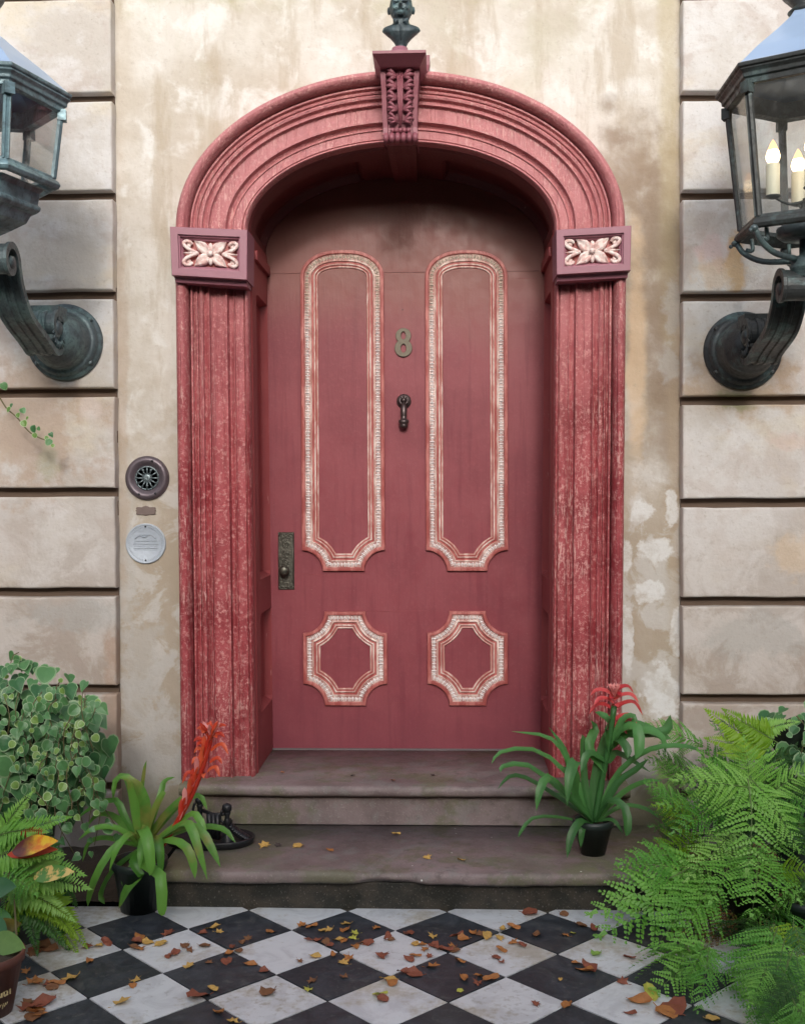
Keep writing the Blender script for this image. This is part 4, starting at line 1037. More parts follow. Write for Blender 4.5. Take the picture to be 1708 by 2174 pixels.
def spiral_yz(cy, cz, r0, r1, a0, a1, n_=22):
    return [(cy+lerp(r0, r1, i/n_)*math.cos(lerp(a0,a1,i/n_)), cz+lerp(r0, r1, i/n_)*math.sin(lerp(a0,a1,i/n_))) for i in range(n_+1)]
def lantern(side, cx_, cy_, a0, zE, zG1, zG0, rE, r1, r0, R_, style, label, bossc, zscr):
    metal = M_lamp if style == 'cage' else M_lampb
    boss_m = M_bronze if style == 'cage' else M_verd
    t = thing('wall_lantern', label, 'lantern', (bossc.x, YB, bossc.z), 'wall lanterns flanking the door')
    c = (cx_, cy_)
    # mounting boss
    mb = MB(); bx = (bossc.x, YB+.004, bossc.z)
    mb.lathe([(.175,0),(.176,.020),(.170,.028),(.160,.030),(.158,.036),(.152,.052),(.140,.058),(.136,.058),(.130,.070),(.122,.115),(.112,.150),(.107,.154),(.104,.170),(.098,.176),(.090,.215),(.060,.235),(0,.24)], bx, 'Y', 48)
    bo = obj('mounting_boss', mb, boss_m, t)
    for a_ in (38, 142, 218, 322):
        mb = MB(); mb.lathe([(.011,.026),(.011,.040),(.007,.045),(0,.046)], (bx[0]+.158*math.cos(R(a_)), bx[1], bx[2]+.158*math.sin(R(a_))), 'Y', 8, smooth=False); obj('bolt', mb, boss_m, bo)
    # scroll arm in the YZ plane
    lv = (-.355, bossc.z+.025); uv = (cy_+.02, zscr)
    lower = spiral_yz(lv[0], lv[1], .020, .105, R(60-360), R(-100), 26)[::1]
    lower = spiral_yz(lv[0], lv[1], .018, .112, R(-120+430), R(-110), 34)
    upper = spiral_yz(uv[0], uv[1], .078, .016, R(10), R(10+470), 34)
    upper = spiral_yz(uv[0], uv[1], .080, .016, R(-5), R(-5+440), 34)
    dy_, dz_ = uv[0]+.08-lower[-1][0], uv[1]-lower[-1][1]
    mid_ = [(lower[-1][0]-.07, lower[-1][1]+.03), (lerp(lower[-1][0], uv[0]+.08, .62)-.02, lerp(lower[-1][1], uv[1], .38)), (lerp(lower[-1][0], uv[0]+.08, .88)-.01, lerp(lower[-1][1], uv[1], .70))]
    base = [Vector((0,)+tuple(p)) for p in ([lower[-1]]+mid_+[upper[0]])]
    prof = lower[:-1] + [(p.y, p.z) for p in catmull(base, 6)] + upper[1:]
    hw_ = .066
    mb = strap(prof, bossc.x-hw_, bossc.x+hw_, .0135)
    obj('scroll_arm', mb, boss_m, t)
    for s_ in (-1, 1):      # eyes of the volutes
        mb = MB(); mb.ball((bossc.x+s_*(hw_-.006), lv[0], lv[1]), .036, 10, sc=(.55,1,1)); obj('volute_eye', mb, boss_m, t)
        mb = MB(); mb.ball((bossc.x+s_*(hw_-.006), uv[0], uv[1]), .026, 10, sc=(.5,1,1)); obj('volute_eye', mb, boss_m, t)
    mb = MB(); mb.tube([(bossc.x, -.20, lv[1]), (bossc.x, lv[0]-.03, lv[1])], .066, 18)
    mb.box(bossc.x-hw_*.97, bossc.x+hw_*.97, lv[0]-.0, -.24, lv[1]+.035, lv[1]+.10); obj('arm_socket', mb, boss_m, t)
    # leaf relief in the lower volute trough
    for s_ in (-1, 1):
        mb = MB()
        for k in range(9):
            a_ = R(-165+k*15)
            mb.tube([(bossc.x+s_*(hw_+.001), lv[0]+.060*math.cos(a_), lv[1]+.060*math.sin(a_)), (bossc.x+s_*(hw_+.003), lv[0]+.092*math.cos(a_+.1), lv[1]+.092*math.sin(a_+.1))], .004, 5)
        o = obj('leaf_relief', mb, boss_m, t); o['kind'] = 'stuff'
    # neck
    mb = MB()
    zn = zscr + .070
    if style == 'cage':
        mb.lathe([(.040, zn-.03),(.052, zn),(.058, zn+.010),(.050, zn+.020),(.056, zn+.034),(.046, zn+.046),(.022, zn+.055),(.020, zG0-.02)], (cx_, cy_, 0), 'Z', 24); obj('collar', mb, M_verd, t)
        for i in range(6):
            a_ = a0+i*math.pi/3; mb = MB(); d = Vector((math.cos(a_), math.sin(a_), 0)); C0 = Vector((cx_, cy_, 0))
            pp = catmull([C0+d*(r0+.015)+Vector((0,0,zG0-.045)), C0+d*(r0-.015)+Vector((0,0,zG0-.085)), C0+d*(r0-.085)+Vector((0,0,zn+.048)), C0+d*.05+Vector((0,0,zn+.036))], 4)
            mb.tube(pp, .0115, 8); mb.tube(catmull([C0+d*(r0-.04)+Vector((0,0,zG0-.03)), C0+d*(r0-.045)+Vector((0,0,zG0-.075)), C0+d*(r0-.02)+Vector((0,0,zG0-.07))], 3), .008, 6)
            mb.ball(C0+d*(r0+.022)+Vector((0,0,zG0-.040)), .017, 8, sc=(1,1,.8)); mb.ball(C0+d*(r0+.040)+Vector((0,0,zG0-.050)), .009, 6)
            obj('cage_rib', mb, M_verd, t)
        mb = MB(); mb.lathe([(.105,zG0-.012),(.105,zG0-.04),(.085,zG0-.055),(.02,zG0-.058)], (cx_, cy_, 0), 'Z', 24); obj('burner_pan', mb, M_verd, t)
    else:
        mb.lathe([(.040, zn-.02),(.050, zn+.0),(.040, zn+.016),(.030, zn+.03),(.030, zG0-.20)], (cx_, cy_, 0), 'Z', 20); obj('collar', mb, metal, t)
        rings = [hexring(c, r_, z_, a0) for r_, z_ in ((.05,zG0-.215),(.13,zG0-.205),(.185,zG0-.175),(.205,zG0-.14),(.225,zG0-.135),(.238,zG0-.125),(.240,zG0-.112),(.228,zG0-.105),(.236,zG0-.06),(.250,zG0-.045),(.262,zG0-.04))]
        mb = MB(); mb.loft(rings, True, True, 0, False); o = obj('lower_pan', mb, metal, t); bevel(o, .004)
    # bottom ring
    mb = MB(); rings = [hexring(c, r_, z_, a0) for r_, z_ in ((r0-.035,zG0-.006),(r0+.004,zG0-.040),(r0+.022,zG0-.036),(r0+.030,zG0-.022),(r0+.022,zG0-.008),(r0+.010,zG0),(r0+.008,zG0+.012),(r0-.030,zG0+.012))]
    rings.append(rings[0]); mb.loft(rings, True, False, 0, False); o = obj('bottom_rim', mb, metal, t); bevel(o, .003)
    # eave and cornice
    mb = MB(); rings = [hexring(c, r_, z_, a0) for r_, z_ in ((r1-.03,zG1-.004),(r1+.012,zG1-.010),(r1+.014,zG1+.010),(r1+.024,zG1+.014),(r1+.026,zG1+.028),(r1+.040,zG1+.040),(rE-.010,zE-.020),(rE,zE-.016),(rE+.002,zE-.004),(rE-.006,zE),(r1-.03,zE-.002))]
    rings.append(rings[0]); mb.loft(rings, True, False, 0, False); o = obj('cornice', mb, metal, t); bevel(o, .003)
    # roof
    mb = MB(); zr = zE+.25
    rings = [hexring(c, r_, z_, a0) for r_, z_ in ((rE-.008,zE),(rE-.02,zE+.008),(rE*.72,zE+.078),(rE*.44,zE+.155),(rE*.22,zr-.03),(.055,zr))]
    mb.loft(rings, True, False, 0, False); o = obj('roof', mb, M_roofm, t)
    # hip rolls keep the facets apart
    mb = MB(); mb.lathe([(.050,zr-.01),(.066,zr),(.052,zr+.012),(.045,zr+.02),(.085,zr+.06),(.110,zr+.10),(.104,zr+.12),(.112,zr+.128),(.098,zr+.15),(.05,zr+.19),(.02,zr+.24),(.03,zr+.27),(0,zr+.30)], (cx_, cy_, 0), 'Z', 28)
    obj('finial', mb, M_bronze if style == 'cage' else M_lamp, t)
    # corner posts, beads and panes
    for i in range(6):
        a_ = a0+i*math.pi/3; d = Vector((math.cos(a_), math.sin(a_), 0)); C0 = Vector((cx_, cy_, 0)); s_ = Vector((-d.y, d.x, 0))
        mb = MB(); rr = []
        for r_, z_ in ((r0, zG0+.005), (r1, zG1)):
            q = C0+d*r_+Vector((0,0,z_)); rr.append([q+s_*.013-d*.008, q+s_*.015+d*.004, q+s_*.009+d*.012, q+s_*.005+d*.008, q-s_*.005+d*.008, q-s_*.009+d*.012, q-s_*.015+d*.004, q-s_*.013-d*.008])
        mb.loft(rr, True, True, 0, False); o = obj('corner_post', mb, metal, t)
        cb_ = MB(); q = C0+d*(r1+.004)+Vector((0,0,zG1-.02)); cb_.box(-.019,.019,-.016,.016,-.022,.020); cb_.xform(Matrix.Translation(q) @ Matrix.Rotation(a_-math.pi/2, 4, 'Z')); obj('post_cap', cb_, metal, o)
        a2 = a_+math.pi/3; d2 = Vector((math.cos(a2), math.sin(a2), 0)); mb = MB()
        pa = [C0+d*(r0-.006)+Vector((0,0,zG0+.008)), C0+d2*(r0-.006)+Vector((0,0,zG0+.008)), C0+d2*(r1-.006)+Vector((0,0,zG1)), C0+d*(r1-.006)+Vector((0,0,zG1))]
        nn = (d+d2).normalized()*.003
        mb.loft([pa, [p-nn for p in pa]], True, False, 0, False); mb.add(pa, [(0,1,2,3)]); mb.add([p-nn for p in pa], [(3,2,1,0)])
        obj('glass_pane', mb, M_glass, t)
    # candles
    mb = MB(); mb.tube([(cx_, cy_, zG0-.05),(cx_, cy_, zG0+.10)], .010, 10)
    st = obj('candle_stem', mb, M_bronze, t)
    for k, a_ in enumerate((-97, 5, 85, 180) if style == 'cage' else ()):
        d = Vector((math.cos(R(a_)), math.sin(R(a_)), 0)); C0 = Vector((cx_, cy_, 0)); q = C0+d*.122; zb1 = zG0+.112
        mb = MB(); mb.tube(catmull([C0+Vector((0,0,zG0+.09)), C0+d*.06+Vector((0,0,zG0+.080)), q+Vector((0,0,zG0+.11)), q+Vector((0,0,zb1))], 4), .006, 7)
        mb.lathe([(.012,zb1-.012),(.030,zb1-.004),(.030,zb1),(.0,zb1)], (q.x,q.y,0), 'Z', 14); arm = obj('candle_arm', mb, M_bronze, t)
        mb = MB(); mb.lathe([(.0255,zb1),(.0255,zb1+.118),(.022,zb1+.122),(0,zb1+.122)], (q.x,q.y,0), 'Z', 16); cs = obj('candle', mb, M_candle, t)
        mb = MB(); mb.lathe([(.013,zb1+.120),(.025,zb1+.138),(.027,zb1+.150),(.021,zb1+.172),(.009,zb1+.200),(0,zb1+.214)], (q.x,q.y,0), 'Z', 14, matf=lambda i, j: 1 if i < 3 else 0)
        obj('bulb', mb, [M_flame, M_flamec], cs)
    return t
bR = P(1560, 745, YB); bL = P(137, 727, YB)
bR.x = CAM.x+1.352; bL.x = CAM.x-1.735
axR = (CAM.x+1.388, -0.865); axL = (CAM.x-1.80, -0.90)
bR.x = CAM.x+1.36
lantern('r', axR[0], axR[1], R(90), 3.222, 3.158, 2.665, .345, .296, .243, 0, 'cage', 'lantern right of the door with lit candle bulbs and an open ribbed cage underneath', bR, 2.425)
lantern('l', axL[0], axL[1], R(90-17), 3.225, 3.158, 2.885, .360, .318, .285, 0, 'pan', 'blue green lantern left of the door with a closed pan beneath the glass', bL, 2.555)

# ================================================================== PLANTS
def blade(pts, wid, fold=.25, nrm=Vector((0,-.5,.85)), n_=7, tipw=.0, basew=.5):
    """a strap leaf with a folded midrib following world points"""
    c = catmull(pts, max(2, n_//(len(pts)-1)+1)); m_ = len(c); rings = []
    for i, p in enumerate(c):
        f = i/(m_-1); t = (c[min(i+1,m_-1)]-c[max(i-1,0)]).normalized(); s_ = t.cross(nrm)
        if s_.length < 1e-3: s_ = Vector((1,0,0))
        s_.normalize(); up = s_.cross(t).normalized()
        w_ = wid*.5*min(1, basew+f*2.2)*(1-max(0,(f-.55)/.45)**2.2)**1.0 + .0004
        rings.append([p+s_*w_+up*w_*fold, p+s_*w_*.5+up*w_*fold*.3, p-up*w_*fold*.25, p-s_*w_*.5+up*w_*fold*.3, p-s_*w_+up*w_*fold])
    mb = MB(); mb.loft(rings, smooth=True); return mb
def pot(name, x, y, z0, hgt, rb, rt, mat, parent, rim=.012):
    mb = MB(); mb.lathe([(0,z0+.002),(rb,z0+.002),(rb,z0+.001),(rt*.97,z0+hgt-.03),(rt+.004,z0+hgt-.028),(rt+.006,z0+hgt),(rt-.004,z0+hgt),(rt-.010,z0+hgt-.02),(rt*.9,z0+hgt-.035)], (x,y,0), 'Z', 28)
    o = obj(name, mb, mat, parent)
    s_ = MB(); s_.lathe([(rt*.93,z0+hgt-.032),(rt*.5,z0+hgt-.024),(0,z0+hgt-.028)], (x,y,0), 'Z', 16); obj('potting_soil', s_, M_soil, parent); return o
def bromeliad(label, pos, potp, leaves, mat, group):
    t = thing('bromeliad', label, 'plant', pos, group)
    pot('pot', *potp, M_potd, t)
    for (pts, wd) in leaves: obj('leaf', blade(pts, wd*.86), mat, t)
    return t
def bract(c, d, ln, wd, mat, parent, curl=.5, up=Vector((0,0,1))):
    d = d.normalized(); p = [c, c+d*ln*.35+up*ln*.16, c+d*ln*.72+up*ln*.12, c+d*ln+up*ln*(.12-curl)*.6]
    obj('bract', blade(p, wd, .3, basew=.6), mat, parent)
# -- right bromeliad, on the lower step
bp = PG(1258, 1812, Z1); yb_ = bp.y
root = P(1258, 1742, yb_)
def LP(seq): return [P(a, b_, yb_+dy) for a, b_, dy in seq]
Lr = [
 ([(1255,1745,0),(1215,1640,.02),(1170,1570,.0),(1085,1553,-.02)], .030), ([(1255,1745,0),(1200,1640,.03),(1130,1592,.02),(1062,1598,.0),(1043,1622,-.02)], .028),
 ([(1255,1745,0),(1190,1680,.0),(1120,1626,-.03),(1068,1628,-.05),(1062,1640,-.06)], .034), ([(1255,1745,0),(1180,1690,.05),(1115,1652,.05),(1080,1650,.04),(1056,1676,.02)], .028),
 ([(1255,1745,0),(1205,1690,-.05),(1165,1650,-.10),(1145,1680,-.14),(1138,1722,-.15)], .044), ([(1258,1745,-.02),(1218,1690,-.10),(1222,1615,-.14),(1208,1650,-.19),(1203,1712,-.21)], .055),
 ([(1258,1745,0),(1215,1650,.02),(1195,1590,.02),(1165,1545,.02)], .032), ([(1258,1745,0),(1240,1660,.02),(1238,1580,.04),(1235,1560,.04)], .034),
 ([(1262,1745,0),(1262,1660,.02),(1285,1570,.03),(1300,1545,.02)], .046), ([(1262,1745,0),(1300,1660,.0),(1335,1620,-.02),(1380,1592,-.04),(1430,1584,-.05),(1480,1592,-.04),(1498,1622,-.02)], .034),
 ([(1262,1745,0),(1310,1665,-.02),(1350,1635,-.04),(1375,1612,-.05)], .040), ([(1262,1745,0),(1320,1685,.03),(1370,1660,.02),(1405,1658,.0)], .030),
 ([(1265,1745,-.02),(1290,1700,-.08),(1325,1715,-.12),(1332,1760,-.14),(1328,1776,-.14)], .042), ([(1265,1745,0),(1320,1712,.04),(1370,1718,.02),(1398,1738,.0)], .026),
 ([(1252,1748,-.03),(1232,1745,-.09),(1212,1775,-.13),(1203,1822,-.15)], .040), ([(1250,1748,0),(1180,1735,-.02),(1130,1738,-.03),(1106,1765,-.04),(1100,1778,-.04)], .020),
 ([(1258,1748,0),(1225,1700,.06),(1180,1690,.08),(1150,1672,.08)], .036), ([(1258,1748,0),(1245,1700,.10),(1210,1640,.12),(1180,1630,.12)], .034),
 ([(1262,1745,-.02),(1300,1742,-.06),(1322,1770,-.08)], .022), ([(1255,1748,-.02),(1236,1760,-.07),(1232,1800,-.08)], .030),
]
tR = bromeliad('potted bromeliad with a crimson flower spike on the right end of the lower step', (bp.x, bp.y, Z1), (bp.x, bp.y, Z1, .145, .050, .080), [(LP(s_), w_) for s_, w_ in Lr], M_brom, 'bromeliads beside the steps')
# its flowering shoot
st = MB(); st.tube(catmull(LP([(1262,1745,0),(1275,1670,.01),(1290,1590,.0),(1303,1500,-.01)]), 5), [.014]*6+[.012]*10, 8); obj('flower_stem', st, M_brom, tR)
for s_, w_ in [([(1285,1640,0),(1250,1590,.02),(1262,1550,.03),(1253,1530,.02)], .040), ([(1292,1600,0),(1286,1560,-.04),(1290,1530,-.08),(1275,1518,-.08),(1262,1512,-.08)],.040),
    ([(1295,1590,0),(1320,1550,-.05),(1350,1545,-.08),(1356,1590,-.1),(1348,1612,-.1)], .048), ([(1295,1590,0),(1330,1560,.0),(1375,1552,.0),(1405,1568,.0),(1412,1600,.0)], .044),
    ([(1295,1600,0),(1310,1570,-.05),(1330,1590,-.08),(1332,1610,-.09)], .040), ([(1290,1620,0),(1250,1600,-.02),(1232,1640,-.04)], .036), ([(1298,1560,0),(1340,1540,.03),(1395,1560,.04),(1425,1570,.04)], .062), ([(1298,1560,0),(1360,1560,.03),(1412,1552,.04),(1422,1518,.05)], .050),
    ([(1290,1620,0),(1310,1600,.03),(1380,1640,.04)], .036), ([(1292,1600,0),(1320,1530,-.03),(1345,1522,-.03),(1342,1545,-.03)], .03)]:
    obj('leaf', blade(LP(s_), w_), M_brom, tR)
for a_, yy, ln, cu_ in ((200,1485,.075,.5),(-15,1478,.085,.5),(165,1470,.08,.4),(20,1462,.075,.5),(185,1500,.085,.6),(0,1498,.10,.7),(-10,1522,.08,.6),(10,1535,.085,.8),(-40,1545,.05,.5),(-80,1490,.04,.4),(-110,1475,.035,.3),(-60,1468,.035,.3),(80,1470,.05,.4),(190,1520,.035,.3)):
    c = P(1302, yy+8, yb_); bract(c, Vector((math.cos(R(a_)), math.sin(R(a_))*.8, .15)), ln*1.2, .022, M_flP, tR, cu_)
for k in range(9):
    a_ = k*40; c = P(1303, 1476, yb_-.01); bract(c, Vector((math.cos(R(a_)), math.sin(R(a_)), 1.6)), .045, .016, M_flC, tR, -.2)
# -- left bromeliad, on the paving beside the lower step
bl = PG(297, 1930, 0.0); bl.y += .0; yb_ = bl.y
Ll = [
 ([(300,1800,0),(262,1730,.0),(245,1700,.02),(200,1712,.02),(160,1742,.0)], .034), ([(300,1800,0),(250,1760,-.05),(200,1760,-.08),(165,1785,-.08)], .034), ([(300,1800,-.02),(255,1790,-.1),(215,1840,-.15),(192,1895,-.16),(186,1925,-.16)], .040),
 ([(300,1800,0),(285,1700,.02),(268,1650,.03),(245,1660,.03),(240,1700,.02)], .040), ([(302,1800,0),(300,1700,.0),(306,1640,.0),(311,1615,.0)], .018), ([(302,1800,0),(290,1720,-.02),(278,1660,-.03),(252,1650,-.04)], .052),
 ([(304,1800,0),(310,1720,-.03),(292,1670,-.05),(276,1656,-.06)], .050), ([(305,1800,0),(325,1730,-.04),(345,1690,-.05),(352,1684,-.05)], .044), ([(305,1800,0),(345,1740,.0),(385,1700,.0),(400,1696,.0)], .046),
 ([(306,1800,-.02),(300,1760,-.12),(312,1780,-.18),(320,1835,-.2),(318,1860,-.2)], .050), ([(300,1800,-.02),(280,1770,-.08),(250,1800,-.14),(232,1850,-.15)], .034), ([(305,1800,-.02),(330,1780,-.10),(340,1810,-.14),(342,1880,-.15)], .040),
 ([(306,1800,-.02),(310,1840,-.12),(340,1860,-.18),(344,1930,-.2),(343,1945,-.2)], .050), ([(308,1800,0),(370,1760,-.08),(400,1750,-.12),(420,1800,-.15),(440,1868,-.16)], .044), ([(308,1800,0),(380,1760,-.06),(420,1760,-.10),(448,1800,-.12),(468,1842,-.13)], .044),
 ([(308,1800,0),(360,1785,-.10),(395,1800,-.14),(410,1835,-.15),(414,1866,-.15)], .042), ([(308,1800,0),(390,1740,-.02),(415,1730,-.03),(432,1762,-.05),(428,1780,-.05)], .036), ([(310,1800,0),(400,1760,.05),(470,1760,.05),(500,1790,.03)], .034),
 ([(300,1800,-.02),(300,1850,-.08),(270,1890,-.1),(252,1930,-.1)], .050), ([(302,1800,-.02),(282,1830,-.1),(300,1860,-.12),(290,1850,-.12)], .034), ([(300,1800,0),(230,1780,.05),(190,1790,.05),(175,1830,.05)], .03),
 ([(300,1800,0),(240,1850,.0),(215,1900,.02),(222,1920,.02)], .034), ([(306,1800,0),(370,1720,.06),(420,1690,.08),(440,1720,.08)], .034), ([(300,1800,0),(250,1740,.10),(210,1730,.12),(180,1760,.12)], .034),
 ([(305,1800,0),(340,1690,.08),(350,1660,.1),(372,1650,.1)], .03), ([(305,1800,0),(315,1740,.02),(300,1800,-.1),(296,1850,-.13)], .036), ([(300,1800,-.02),(270,1850,-.06),(260,1870,-.08),(268,1892,-.08)], .014),
]
tL = bromeliad('potted bromeliad with a leaning orange flower spike left of the steps', (bl.x, bl.y, 0.0), (bl.x, bl.y, 0.0, .20, .075, .105), [(LP(s_), w_) for s_, w_ in Ll], M_bromL, 'bromeliads beside the steps')
stp = LP([(345,1795,-.02),(375,1748,-.02),(405,1690,-.02),(425,1640,-.02),(440,1590,-.02),(446,1560,-.02)])
st = MB(); cs_ = catmull(stp, 5); st.tube(cs_, [lerp(.010,.015,i/(len(cs_)-1)) for i in range(len(cs_))], 8); obj('flower_stem', st, M_flR, tL)
for px_, py_, a_, ln, cu_ in ((440,1580,180,.07,.4),(446,1570,0,.075,.5),(436,1600,170,.06,.7),(448,1595,-10,.09,.9),(442,1560,150,.075,.2),(448,1555,30,.08,.2),(432,1620,200,.06,.8),(446,1620,0,.06,.8),(440,1640,-20,.07,1.1),(425,1655,190,.09,1.0),(432,1650,-80,.06,.6),(444,1550,100,.06,.1),(440,1560,-100,.06,.3),(450,1570,-60,.06,.3),(436,1585,-130,.05,.4),(410,1690,180,.05,.5)):
    c = P(px_, py_, yb_-.02); bract(c, Vector((math.cos(R(a_)), math.sin(R(a_))*.8, .35)), ln*.82, .020, M_flR, tL, cu_)
for k in range(22):
    f_ = k/21; a_ = k*137; c = P(lerp(380,446,f_), lerp(1740,1565,f_**1.05), yb_-.03); bract(c, Vector((math.cos(R(a_))*.30+.3, math.sin(R(a_))*.30, 1.0)), .062, .020, M_flR if k % 4 else M_flC, tL, -.1)
for k in range(8):
    a_ = k*45+10; c = P(446, 1570, yb_-.03); bract(c, Vector((math.cos(R(a_))*.7, math.sin(R(a_))*.7, 1.0)), .07, .018, M_flR if k % 3 else M_flC, tL, -.1)

# -- ferns -------------------------------------------------------------
def frond_mesh(name, mat, seed, npin=15, ratio=.62, droop=.55, lace=True, bip=True, sag=0.34):
    """triangular frond along +Y, unit length; every leaflet is a folded blade"""
    r_ = random.Random(seed); mb = MB()
    def ax(s_): return Vector((.03*math.sin(s_*3+seed), s_, -droop*s_*s_*.5))
    mb.tube([ax(i/8) for i in range(9)], [.008*(1-i/8.5) for i in range(9)], 4, m=1)
    for k in range(npin):
        s_ = .10 + .88*(k/(npin-1))**.92
        L_ = ratio*(1-s_)**.95*(.80+.20*min(1, k/2.0)) + .020
        for sd in (-1, 1):
            ang = R(r_.uniform(52, 64))-.12*s_; o_ = ax(s_+sd*.008)
            dirv = Vector((sd*math.sin(ang), math.cos(ang), 0)); jz = r_.uniform(-.30,.20)
            if not bip:
                tip = o_+dirv*L_+Vector((0,0,-sag*L_*.6+jz*L_)); wv = Vector((dirv.y, -dirv.x, 0))*sd; q = L_*.16+.006
                mid = o_.lerp(tip,.45)+Vector((0,0,.02*L_)); mb.add([o_, mid+wv*q, tip, mid-wv*q, mid+Vector((0,0,.012))], [(0,1,4),(1,2,4),(2,3,4),(3,0,4)]); continue
            np_ = max(5, int(L_/.030)); tw_ = r_.uniform(-.35,.35)
            for j in range(np_):
                u = (j+.6)/np_; pz = o_+dirv*L_*u+Vector((0,0,-sag*L_*u*u+jz*L_*u)); l2 = (min(L_*.22, .058)*(1-u)**.8+.008)*r_.uniform(.85,1.12)
                for s2 in (-1, 1):
                    a2 = R(58); d2 = (dirv*math.cos(a2)+Vector((dirv.y,-dirv.x,0))*s2*math.sin(a2)); d2.normalize()
                    wv = d2.cross(Vector((0,0,1)))*min(l2*.46,.0165); e = pz+d2*l2+Vector((0,0,-.15*l2+s2*tw_*l2+r_.uniform(-.1,.1)*l2)); md = pz+d2*l2*.5+Vector((0,0,.06*l2))
                    e1 = pz+(e-pz)*.8; mb.add([pz, md+wv, e1+wv*.75, e, e1-wv*.75, md-wv], [(0,1,2),(0,2,3),(0,3,4),(0,4,5)])
            tip = o_+dirv*L_+Vector((0,0,-sag*L_+jz*L_)); e0 = o_+dirv*L_*.86+Vector((0,0,-sag*L_*.74+jz*L_*.86)); wv = Vector((dirv.y,-dirv.x,0))*.008
            mb.add([e0+wv, tip, e0-wv], [(0,1,2)])
            mb.add([o_+wv*.35, tip, o_-wv*.35], [(0,1,2)], 1)
    mb.add([ax(.93)+Vector((.02,0,0)), ax(1.03), ax(.93)-Vector((.02,0,0))], [(0,1,2)])
    me = bpy.data.meshes.new(name); me.from_pydata(mb.v, [], mb.f); me.materials.append(mat); me.materials.append(M_rach)
    me.polygons.foreach_set('material_index', mb.m); return me
FM = {}
def PF(px, py, Y, zmin=.035):
    q = P(px, py, Y)
    return q if q.z > zmin else PG(px, py, zmin)
for key_, mt in (('A', M_fernA), ('B', M_fernB), ('C', M_fernC), ('Y', M_fernY), ('D', M_fernD)):
    FM[key_] = [frond_mesh('frond', mt, 3+i, 8+i, .58+.08*i, .5) for i in range(2)]
FS = {k: [frond_mesh('frond', m_, 9+i, 26, .26, .6, bip=False) for i in range(2)] for k, m_ in (('A', M_fernA), ('C', M_fernC), ('Y', M_fernY))}
def frond_at(parent, me, a, b_, nrm=Vector((0,-.55,.8)), wide=1.0):
    y_ = (b_-a); L_ = y_.length; y_.normalize(); x_ = y_.cross(nrm); x_.normalize(); z_ = x_.cross(y_).normalized()
    if z_.dot(nrm) < 0: z_ = -z_; x_ = -x_
    M = Matrix(((x_.x*L_*wide, y_.x*L_, z_.x*L_, a.x), (x_.y*L_*wide, y_.y*L_, z_.y*L_, a.y), (x_.z*L_*wide, y_.z*L_, z_.z*L_, a.z), (0,0,0,1)))
    return place('frond', me, M, parent)
rf = random.Random(21)
fc = P(1600, 1905, -.95)
f1 = thing('fern', 'large lacy green fern filling the corner right of the lower step', 'plant', (fc.x, fc.y, 0.0), 'ferns right of the steps')
pot('pot', fc.x, fc.y, 0.0, .22, .10, .15, M_potd, f1)
KEYF = [('A',(1588,1655,-1.05),(1590,1836,-1.28),1.35),('A',(1600,1690,-1.0),(1588,1572,-1.02),1.2),('A',(1620,1672,-1.05),(1450,1640,-1.15),.9),('A',(1590,1655,-1.05),(1712,1790,-1.2),.9),('A',(1570,1700,-1.0),(1466,1636,-1.1),1.0),
 ('B',(1540,1690,-.95),(1436,1752,-1.1),1.0),('B',(1560,1720,-.9),(1420,1690,-1.0),.9),('Y',(1500,1780,-.85),(1385,1800,-.95),1.0),('Y',(1490,1740,-.8),(1400,1700,-.85),1.0),('Y',(1500,1790,-.85),(1430,1850,-1.0),.9),
 ('B',(1510,1835,-1.0),(1292,1965,-1.25),1.0),('B',(1500,1825,-1.0),(1268,1915,-1.2),1.0),('B',(1480,1840,-1.0),(1330,1822,-1.1),1.0),('B',(1500,1850,-1.05),(1398,1992,-1.3),1.0),('B',(1520,1850,-1.05),(1440,1972,-1.3),.9),
 ('B',(1560,1790,-1.0),(1515,1892,-1.25),1.3),('B',(1600,1790,-1.0),(1608,1916,-1.3),1.3),('B',(1560,1800,-1.0),(1690,1890,-1.25),1.0),('A',(1600,1780,-.98),(1480,1800,-1.1),1.0),('A',(1560,1760,-1.0),(1460,1850,-1.15),1.0),
 ('B',(1640,1750,-1.0),(1715,1700,-1.1),1.0),('A',(1640,1680,-.95),(1740,1620,-1.0),1.0),('B',(1600,1720,-.9),(1500,1590,-.9),.8),('B',(1620,1720,-.8),(1490,1560,-.75),.7),('B',(1620,1720,-.9),(1640,1560,-.9),1.0),
 ('B',(1480,1760,-.75),(1382,1660,-.75),.8),('C',(1500,1760,-.7),(1395,1745,-.8),1.0),('B',(1470,1730,-.7),(1375,1640,-.6),.6),('Y',(1640,1860,-1.1),(1716,1840,-1.2),1.0),('C',(1560,1850,-.9),(1480,1940,-1.1),1.0)]
for k_, a, b_, wd in KEYF:
    frond_at(f1, FM[k_][rf.randint(0,1)], PF(*a), PF(*b_), Vector((rf.uniform(-.15,.15), -.75, .6)), wd)
for i in range(42):
    an = rf.uniform(0, 2*math.pi); rr = rf.uniform(.12,.34); a = Vector((fc.x+rf.uniform(-.06,.12), fc.y+.12+rf.uniform(-.05,.15), rf.uniform(.25,.50)))
    b_ = a+Vector((math.cos(an)*rr*1.15, math.sin(an)*rr*.55+.02, rf.uniform(-.16,.20)))
    frond_at(f1, FM[rf.choice('CCCB')][rf.randint(0,1)], a, b_, Vector((rf.uniform(-.3,.3), -.5, .8)), .9)
